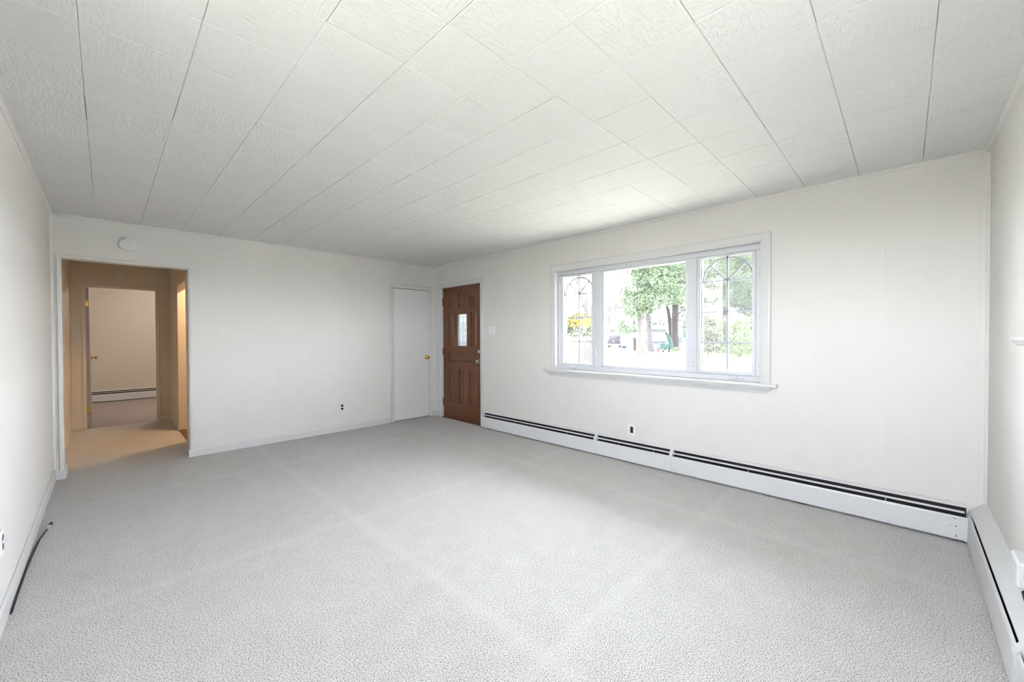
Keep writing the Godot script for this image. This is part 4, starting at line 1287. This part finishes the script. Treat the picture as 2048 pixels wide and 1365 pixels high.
	foliage(wd, "tufts", moved([[29.21, -0.33, -5.46, 0.85, 0.23], [30.03, -0.37, -4.63, 0.62, 0.19], [30.84, -0.45, -3.8, 0.78, 0.19], [29.8, -0.42, -12.0, 1.0, 0.14], [28.0, -0.42, -9.6, 1.1, 0.12], [39.53, -0.35, -12.1, 0.9, 0.3], [27.4, -0.42, -8.2, 1.0, 0.1], [28.4, -0.4, -6.9, 1.0, 0.14], [36.0, -0.42, -16.5, 1.6, 0.12]], Vector3(30, -0.5, -6)), needle, 0.22, 0.5, M.leaf, [lin(0.056, 0.080, 0.037), lin(0.107, 0.122, 0.054)], 40)
	pickup()
	yard_things()
	baskets()

func local_box(o: Node, called: String, m: Material, a: Vector3, b: Vector3, e := 0.02) -> MeshInstance3D:
	var mb := Mb.new()
	mb.box(a, b, e)
	return part(called, mb, m, o)

func wheel(o: Node, at: Vector3, r: float, w: float) -> void:
	var mb := Mb.new()
	mb.xf = Transform3D(Basis(Vector3(1, 0, 0), Vector3(0, 0, 1), Vector3(0, -1, 0)), Vector3.ZERO)
	mb.lathe([Vector2(0, -w / 2), Vector2(r * 0.85, -w / 2), Vector2(r, -w * 0.3), Vector2(r, w * 0.3), Vector2(r * 0.85, w / 2), Vector2(0, w / 2)], 20)
	var t := part("wheel", mb, M.black, o)
	t.position = at
	mb = Mb.new()
	mb.xf = Transform3D(Basis(Vector3(1, 0, 0), Vector3(0, 0, 1), Vector3(0, -1, 0)), Vector3.ZERO)
	mb.lathe([Vector2(0, -w * 0.53), Vector2(r * 0.55, -w * 0.53), Vector2(r * 0.55, w * 0.53), Vector2(0, w * 0.53)], 16)
	part("hub", mb, M.nickel, t)

func pickup() -> void:
	var navy := mat(c8(8, 9, 22), 0.8)
	var chrome := mat(c8(90, 92, 96), 0.25, 0.6)
	var win := mat(c8(6, 8, 12), 0.1)
	var red := mat(c8(40, 3, 6), 0.3)
	# built with its tail towards -x
	var o := thing("pickup_truck", "dark navy pickup truck parked tail-on at the end of the gravel drive", "truck", Vector3(48.0, -0.49, -24.8), 0.45)
	var b := Mb.new()
	b.sweep([Vector2(0, 0.55), Vector2(5.3, 0.55), Vector2(5.4, 0.9), Vector2(5.2, 1.1), Vector2(3.9, 1.17), Vector2(0.02, 1.2)], Vector3(0, 0, -0.95), Vector3.RIGHT, Vector3.UP, Vector3.BACK, 1.9)
	part("body", b, navy, o)
	b = Mb.new()
	b.sweep([Vector2(1.9, 1.15), Vector2(4.0, 1.15), Vector2(3.3, 1.78), Vector2(2.15, 1.82), Vector2(2.0, 1.76)], Vector3(0, 0, -0.8), Vector3.RIGHT, Vector3.UP, Vector3.BACK, 1.6)
	part("cab", b, navy, o)
	local_box(o, "rear_window", win, Vector3(1.9, 1.28, -0.65), Vector3(2.02, 1.68, 0.65))
	var tg := local_box(o, "tailgate", mat(c8(9, 10, 18), 0.8), Vector3(-0.03, 0.62, -0.72), Vector3(0.02, 1.18, 0.72))
	var em := Mb.new()
	em.xf = Transform3D(Basis(Vector3(0, 0, 1), Vector3(-1, 0, 0), Vector3(0, -1, 0)), Vector3(-0.03, 0.95, 0))
	em.lathe([Vector2(0, 0), Vector2(0.11, 0), Vector2(0.09, 0.015), Vector2(0, 0.02)], 16)
	part("round_emblem", em, chrome, tg)
	local_box(o, "bumper", chrome, Vector3(-0.16, 0.36, -0.92), Vector3(0.0, 0.58, 0.92), 0.04)
	for s in [-1.0, 1.0]:
		local_box(o, "tail_light", red, Vector3(-0.04, 0.72, s * 0.84 - 0.09), Vector3(0.03, 1.16, s * 0.84 + 0.09))
		wheel(o, Vector3(1.0, 0.38, s * 0.8), 0.38, 0.26)
		wheel(o, Vector3(4.3, 0.38, s * 0.8), 0.38, 0.26)

func yard_things() -> void:
	var blue := mat(c8(20, 44, 72), 0.5)
	var white := mat(c8(84, 84, 86), 0.6)
	var green := mat(c8(10, 40, 32), 0.9)
	var tq := mat(c8(12, 44, 42), 0.9)
	var red := mat(c8(44, 5, 7), 0.6)
	var o := thing("barrel", "blue barrel standing right of the pickup truck", "barrel", Vector3(46.6, -0.49, -22.4))
	var b := Mb.new()
	b.lathe([Vector2(0, 0), Vector2(0.3, 0), Vector2(0.33, 0.05), Vector2(0.33, 0.3), Vector2(0.35, 0.32), Vector2(0.35, 0.36), Vector2(0.33, 0.38), Vector2(0.33, 0.75), Vector2(0.3, 0.82), Vector2(0, 0.84)], 20)
	part("drum", b, blue, o)
	# sign on a post
	o = thing("sign", "small white sign with red lettering beside the stout pale trunk", "sign", Vector3(26.62, -0.5, -10.26), 0.0)
	local_box(o, "post", mat(c8(70, 62, 58), 0.8), Vector3(-0.02, -0.1, -0.03), Vector3(0.02, 1.95, 0.03), 0.004)
	var bd := local_box(o, "board", white, Vector3(-0.05, 1.58, -0.26), Vector3(-0.02, 2.0, 0.26), 0.004)
	for i in 5:
		local_box(bd, "red_letter", red, Vector3(-0.056, 1.76, -0.19 + i * 0.077), Vector3(-0.05, 1.88, -0.135 + i * 0.077), 0.0)
	# picnic table
	o = thing("picnic_table", "white picnic table on the grass left of the traffic cone", "table", Vector3(42.4, -0.5, -16.3), 0.75)
	local_box(o, "tabletop", white, Vector3(-0.4, 0.7, -0.9), Vector3(0.4, 0.75, 0.9))
	for s in [-1.0, 1.0]:
		local_box(o, "bench", white, Vector3(s * 0.7 - 0.13, 0.4, -0.9), Vector3(s * 0.7 + 0.13, 0.44, 0.9))
		for k in [-1.0, 1.0]:
			b = Mb.new()
			b.tube([Vector3(s * 0.72, -0.02, k * 0.65), Vector3(s * 0.2, 0.7, k * 0.65)], [0.045, 0.045], 6)
			part("leg", b, white, o)
	for k in [-1.0, 1.0]:
		local_box(o, "crossbar", white, Vector3(-0.8, 0.34, k * 0.65 - 0.03), Vector3(0.8, 0.4, k * 0.65 + 0.03))
	# traffic cone
	o = thing("traffic_cone", "faded red traffic cone left of the green chipper", "cone", Vector3(37.9, -0.5, -13.6))
	local_box(o, "base", red, Vector3(-0.2, 0, -0.2), Vector3(0.2, 0.04, 0.2))
	b = Mb.new()
	b.lathe([Vector2(0, 0.04), Vector2(0.16, 0.04), Vector2(0.035, 0.68), Vector2(0, 0.7)], 16)
	part("body", b, mat(c8(72, 26, 24), 0.6), o)
	b = Mb.new()
	b.lathe([Vector2(0.118, 0.28), Vector2(0.122, 0.28), Vector2(0.092, 0.43), Vector2(0.088, 0.43)], 16)
	part("reflective_band", b, white, o)
	# wood chipper with its chute
	o = thing("wood_chipper", "green wood chipper with a tall curved chute in front of the dark tree", "machine", Vector3(37.6, -0.5, -12.5), 0.78)
	local_box(o, "engine_box", green, Vector3(-0.45, 0.35, -0.75), Vector3(0.45, 0.98, 0.05), 0.06)
	local_box(o, "hopper", tq, Vector3(-0.35, 0.4, 0.05), Vector3(0.35, 0.85, 0.6), 0.05)
	b = Mb.new()
	b.xf = Transform3D(Basis(Vector3(0, 0, 1), Vector3(-1, 0, 0), Vector3(0, -1, 0)), Vector3(-0.46, 0.55, -0.35))
	b.lathe([Vector2(0, 0), Vector2(0.3, 0), Vector2(0.3, 0.06), Vector2(0.2, 0.1), Vector2(0, 0.1)], 20)
	part("drum_cover", b, tq, o)
	local_box(o, "control_panel", mat(c8(200, 220, 225), 0.4), Vector3(-0.47, 0.9, -0.25), Vector3(-0.3, 1.05, 0.0))
	b = Mb.new()
	b.tube([Vector3(0, 0.9, 0.35), Vector3(0, 1.25, 0.3), Vector3(0, 1.7, 0.14), Vector3(0, 1.98, 0.02), Vector3(0, 2.05, -0.12)], [0.3, 0.2, 0.15, 0.13, 0.12], 8)
	part("chute", b, green, o)
	b = Mb.new()
	b.sweep([Vector2(0, 0), Vector2(0.36, -0.12), Vector2(0.38, -0.08), Vector2(0.06, 0.1)], Vector3(-0.14, 2.06, -0.1), Vector3.FORWARD, Vector3.UP, Vector3.RIGHT, 0.28)
	part("deflector", b, mat(c8(22, 34, 60), 0.4), o)
	for s in [-1.0, 1.0]:
		wheel(o, Vector3(s * 0.35, 0.26, -0.1 + s * 0.45), 0.26, 0.16)
	b = Mb.new()
	b.tube([Vector3(0, 0.35, -0.7), Vector3(0, 0.28, -1.2)], [0.05, 0.04], 8)
	part("tow_bar", b, M.black, o)
	# turquoise machine and silver car to the right of the dark tree
	o = thing("lift_machine", "turquoise machine with a slanted boom right of the dark tree", "machine", Vector3(53.0, -0.5, -16.9), 0.75)
	local_box(o, "body", tq, Vector3(-0.6, 0.4, -0.6), Vector3(0.6, 1.5, 0.3), 0.08)
	local_box(o, "mast", green, Vector3(-0.25, 0.4, 0.15), Vector3(0.25, 2.6, 0.55), 0.05)
	b = Mb.new()
	b.tube([Vector3(0, 1.6, -0.6), Vector3(0, 2.0, -0.1), Vector3(0, 2.5, 0.5)], [0.1, 0.1, 0.1], 8)
	part("boom", b, tq, o)
	for s in [-1.0, 1.0]:
		wheel(o, Vector3(s * 0.5, 0.4, -0.3), 0.4, 0.25)
	o = thing("car", "silver car parked right of the dark tree, half hidden by the mullion", "car", Vector3(46.6, -0.5, -13.6), 0.9)
	var silver := mat(c8(92, 94, 104), 0.3)
	b = Mb.new()
	b.sweep([Vector2(-2.1, 0.25), Vector2(2.1, 0.25), Vector2(2.2, 0.55), Vector2(2.05, 0.8), Vector2(1.0, 0.88), Vector2(-1.6, 0.92), Vector2(-2.15, 0.8), Vector2(-2.2, 0.5)], Vector3(0, 0, -0.85), Vector3.RIGHT, Vector3.UP, Vector3.BACK, 1.7)
	part("body", b, silver, o)
	b = Mb.new()
	b.sweep([Vector2(-1.6, 0.9), Vector2(1.1, 0.86), Vector2(0.5, 1.33), Vector2(-0.9, 1.38)], Vector3(0, 0, -0.74), Vector3.RIGHT, Vector3.UP, Vector3.BACK, 1.48)
	part("cabin", b, mat(c8(30, 34, 46), 0.15), o)
	local_box(o, "roof", silver, Vector3(-0.9, 1.34, -0.72), Vector3(0.5, 1.4, 0.72))
	for s in [-1.0, 1.0]:
		for k in [-1.3, 1.3]:
			wheel(o, Vector3(k, 0.32, s * 0.76), 0.32, 0.2)
	# stake-sided trailer
	o = thing("trailer", "pale stake-sided trailer with a dark bed behind the picnic table", "trailer", Vector3(53.6, -0.5, -21.2), 0.75)
	local_box(o, "bed", mat(c8(22, 23, 36), 0.5), Vector3(-1.0, 0.55, -1.7), Vector3(1.0, 0.95, 1.7))
	for i in 7:
		local_box(o, "stake", mat(c8(80, 64, 62), 0.8), Vector3(-1.04, 0.9, -1.6 + i * 0.5), Vector3(-0.98, 1.75, -1.5 + i * 0.5))
	for y in [1.2, 1.6]:
		local_box(o, "side_rail", mat(c8(96, 86, 84), 0.8), Vector3(-0.99, y, -1.7), Vector3(-0.95, y + 0.1, 1.7))
	for s in [-1.0, 1.0]:
		wheel(o, Vector3(-0.7, 0.36, s * 0.6), 0.36, 0.24)
	# white house far behind
	o = thing("house", "white clapboard house far behind the pickup truck", "house", Vector3(66.0, -0.5, -32.0), 0.75)
	local_box(o, "wall", mat(c8(58, 58, 60), 0.8), Vector3(-3, 0, -6), Vector3(3, 3.0, 6), 0.0)
	b = Mb.new()
	b.sweep([Vector2(-3.5, 2.9), Vector2(3.5, 2.9), Vector2(0, 4.6)], Vector3(0, 0, -6.4), Vector3.RIGHT, Vector3.UP, Vector3.BACK, 12.8)
	part("roof", b, mat(c8(180, 180, 182), 0.9), o)
	for z in [-3.5, 0.5, 3.6]:
		var wn := local_box(o, "window", white, Vector3(-3.06, 1.0, z - 0.55), Vector3(-2.98, 2.3, z + 0.55))
		local_box(wn, "pane", mat(c8(44, 48, 56), 0.1), Vector3(-3.08, 1.08, z - 0.47), Vector3(-3.04, 2.22, z + 0.47), 0.0)
	local_box(o, "door", mat(c8(60, 54, 52), 0.5), Vector3(-3.05, 0.0, -1.9), Vector3(-2.98, 2.05, -1.0))

func baskets() -> void:
	var leafm := spray_mesh(0.5, 10, 0.36, 51)
	var tone := [lin(0.027, 0.046, 0.025), lin(0.065, 0.088, 0.033)]
	var gold := mat(c8(190, 150, 6), 0.6)
	var fl := Mb.new()
	for ring in [[0.0, 12, 1.0, 0.25], [0.26, 10, 0.72, 0.5], [0.1, 7, 0.42, 0.8]]:
		for i in ring[1]:
			var a: float = TAU * i / ring[1] + ring[0]
			var d := Vector3(cos(a), 0, sin(a))
			var s := Vector3(-sin(a), 0, cos(a)) * 0.2
			var tip: Vector3 = d * ring[2] + Vector3.UP * ring[3] * 0.5
			fl.flat(Vector3(0, 0.1, 0), d * 0.6 * ring[2] + s + Vector3.UP * ring[3] * 0.45, tip, Vector3.UP)
			fl.flat(Vector3(0, 0.1, 0), d * 0.6 * ring[2] - s + Vector3.UP * ring[3] * 0.45, tip, Vector3.UP)
	var flower := fl.mesh()
	var q := [[Vector3(1.38, 1.36, 1.78), "hanging basket of yellow mums outside the left casement"], [Vector3(1.4, 1.36, 4.3), "hanging basket of yellow mums mostly hidden by the right window frame"]]
	for k in q.size():
		var o := thing("hanging_basket", q[k][1], "basket", q[k][0], k * 1.3, "hanging baskets of mums under the eave")
		var b := Mb.new()
		b.lathe([Vector2(0, -0.1), Vector2(0.08, -0.1), Vector2(0.12, -0.06), Vector2(0.15, 0.04), Vector2(0.158, 0.045), Vector2(0.158, 0.055), Vector2(0.14, 0.055), Vector2(0.13, 0.03), Vector2(0, 0.03)], 24)
		part("pot", b, M.plastic, o)
		b = Mb.new()
		var top: float = H + 0.13 - q[k][0].y
		for i in 3:
			var a := TAU * i / 3.0
			b.tube([Vector3(cos(a) * 0.15, 0.05, sin(a) * 0.15), Vector3(cos(a) * 0.02, 0.55, sin(a) * 0.02), Vector3(0, 0.58, 0)], [0.0015, 0.0015, 0.0015], 5)
		b.tube([Vector3(0, 0.57, 0), Vector3(0, top, 0)], [0.002, 0.002], 6)
		part("hanger", b, M.nickel, o)
		foliage(o, "foliage", [[0.0, 0.08, 0.0, 0.19, 0.16], [0.0, 0.0, 0.0, 0.2, 0.13], [0.06, -0.06, 0.05, 0.12, 0.09], [-0.08, -0.05, -0.06, 0.12, 0.09]], leafm, 0.055, 0.6, M.leaf, tone, 60 + k)
		var r := RandomNumberGenerator.new()
		r.seed = 70 + k
		for i in 330:
			var a := r.randf() * TAU
			var el := asin(r.randf_range(-0.15, 1.0))
			var d := Vector3(cos(a) * cos(el), sin(el), sin(a) * cos(el))
			var f := part("flower", flower, gold, o)
			var s := r.randf_range(0.015, 0.021)
			var up := (d + Vector3.UP * 0.3).normalized()
			var sx := up.cross(Vector3(0.3, 0.5, 0.8)).normalized()
			f.transform = Transform3D(Basis(sx * s, up * s, sx.cross(up) * s), d * Vector3(0.205, 0.2, 0.205) * r.randf_range(0.9, 1.04) + Vector3(0, 0.05, 0))
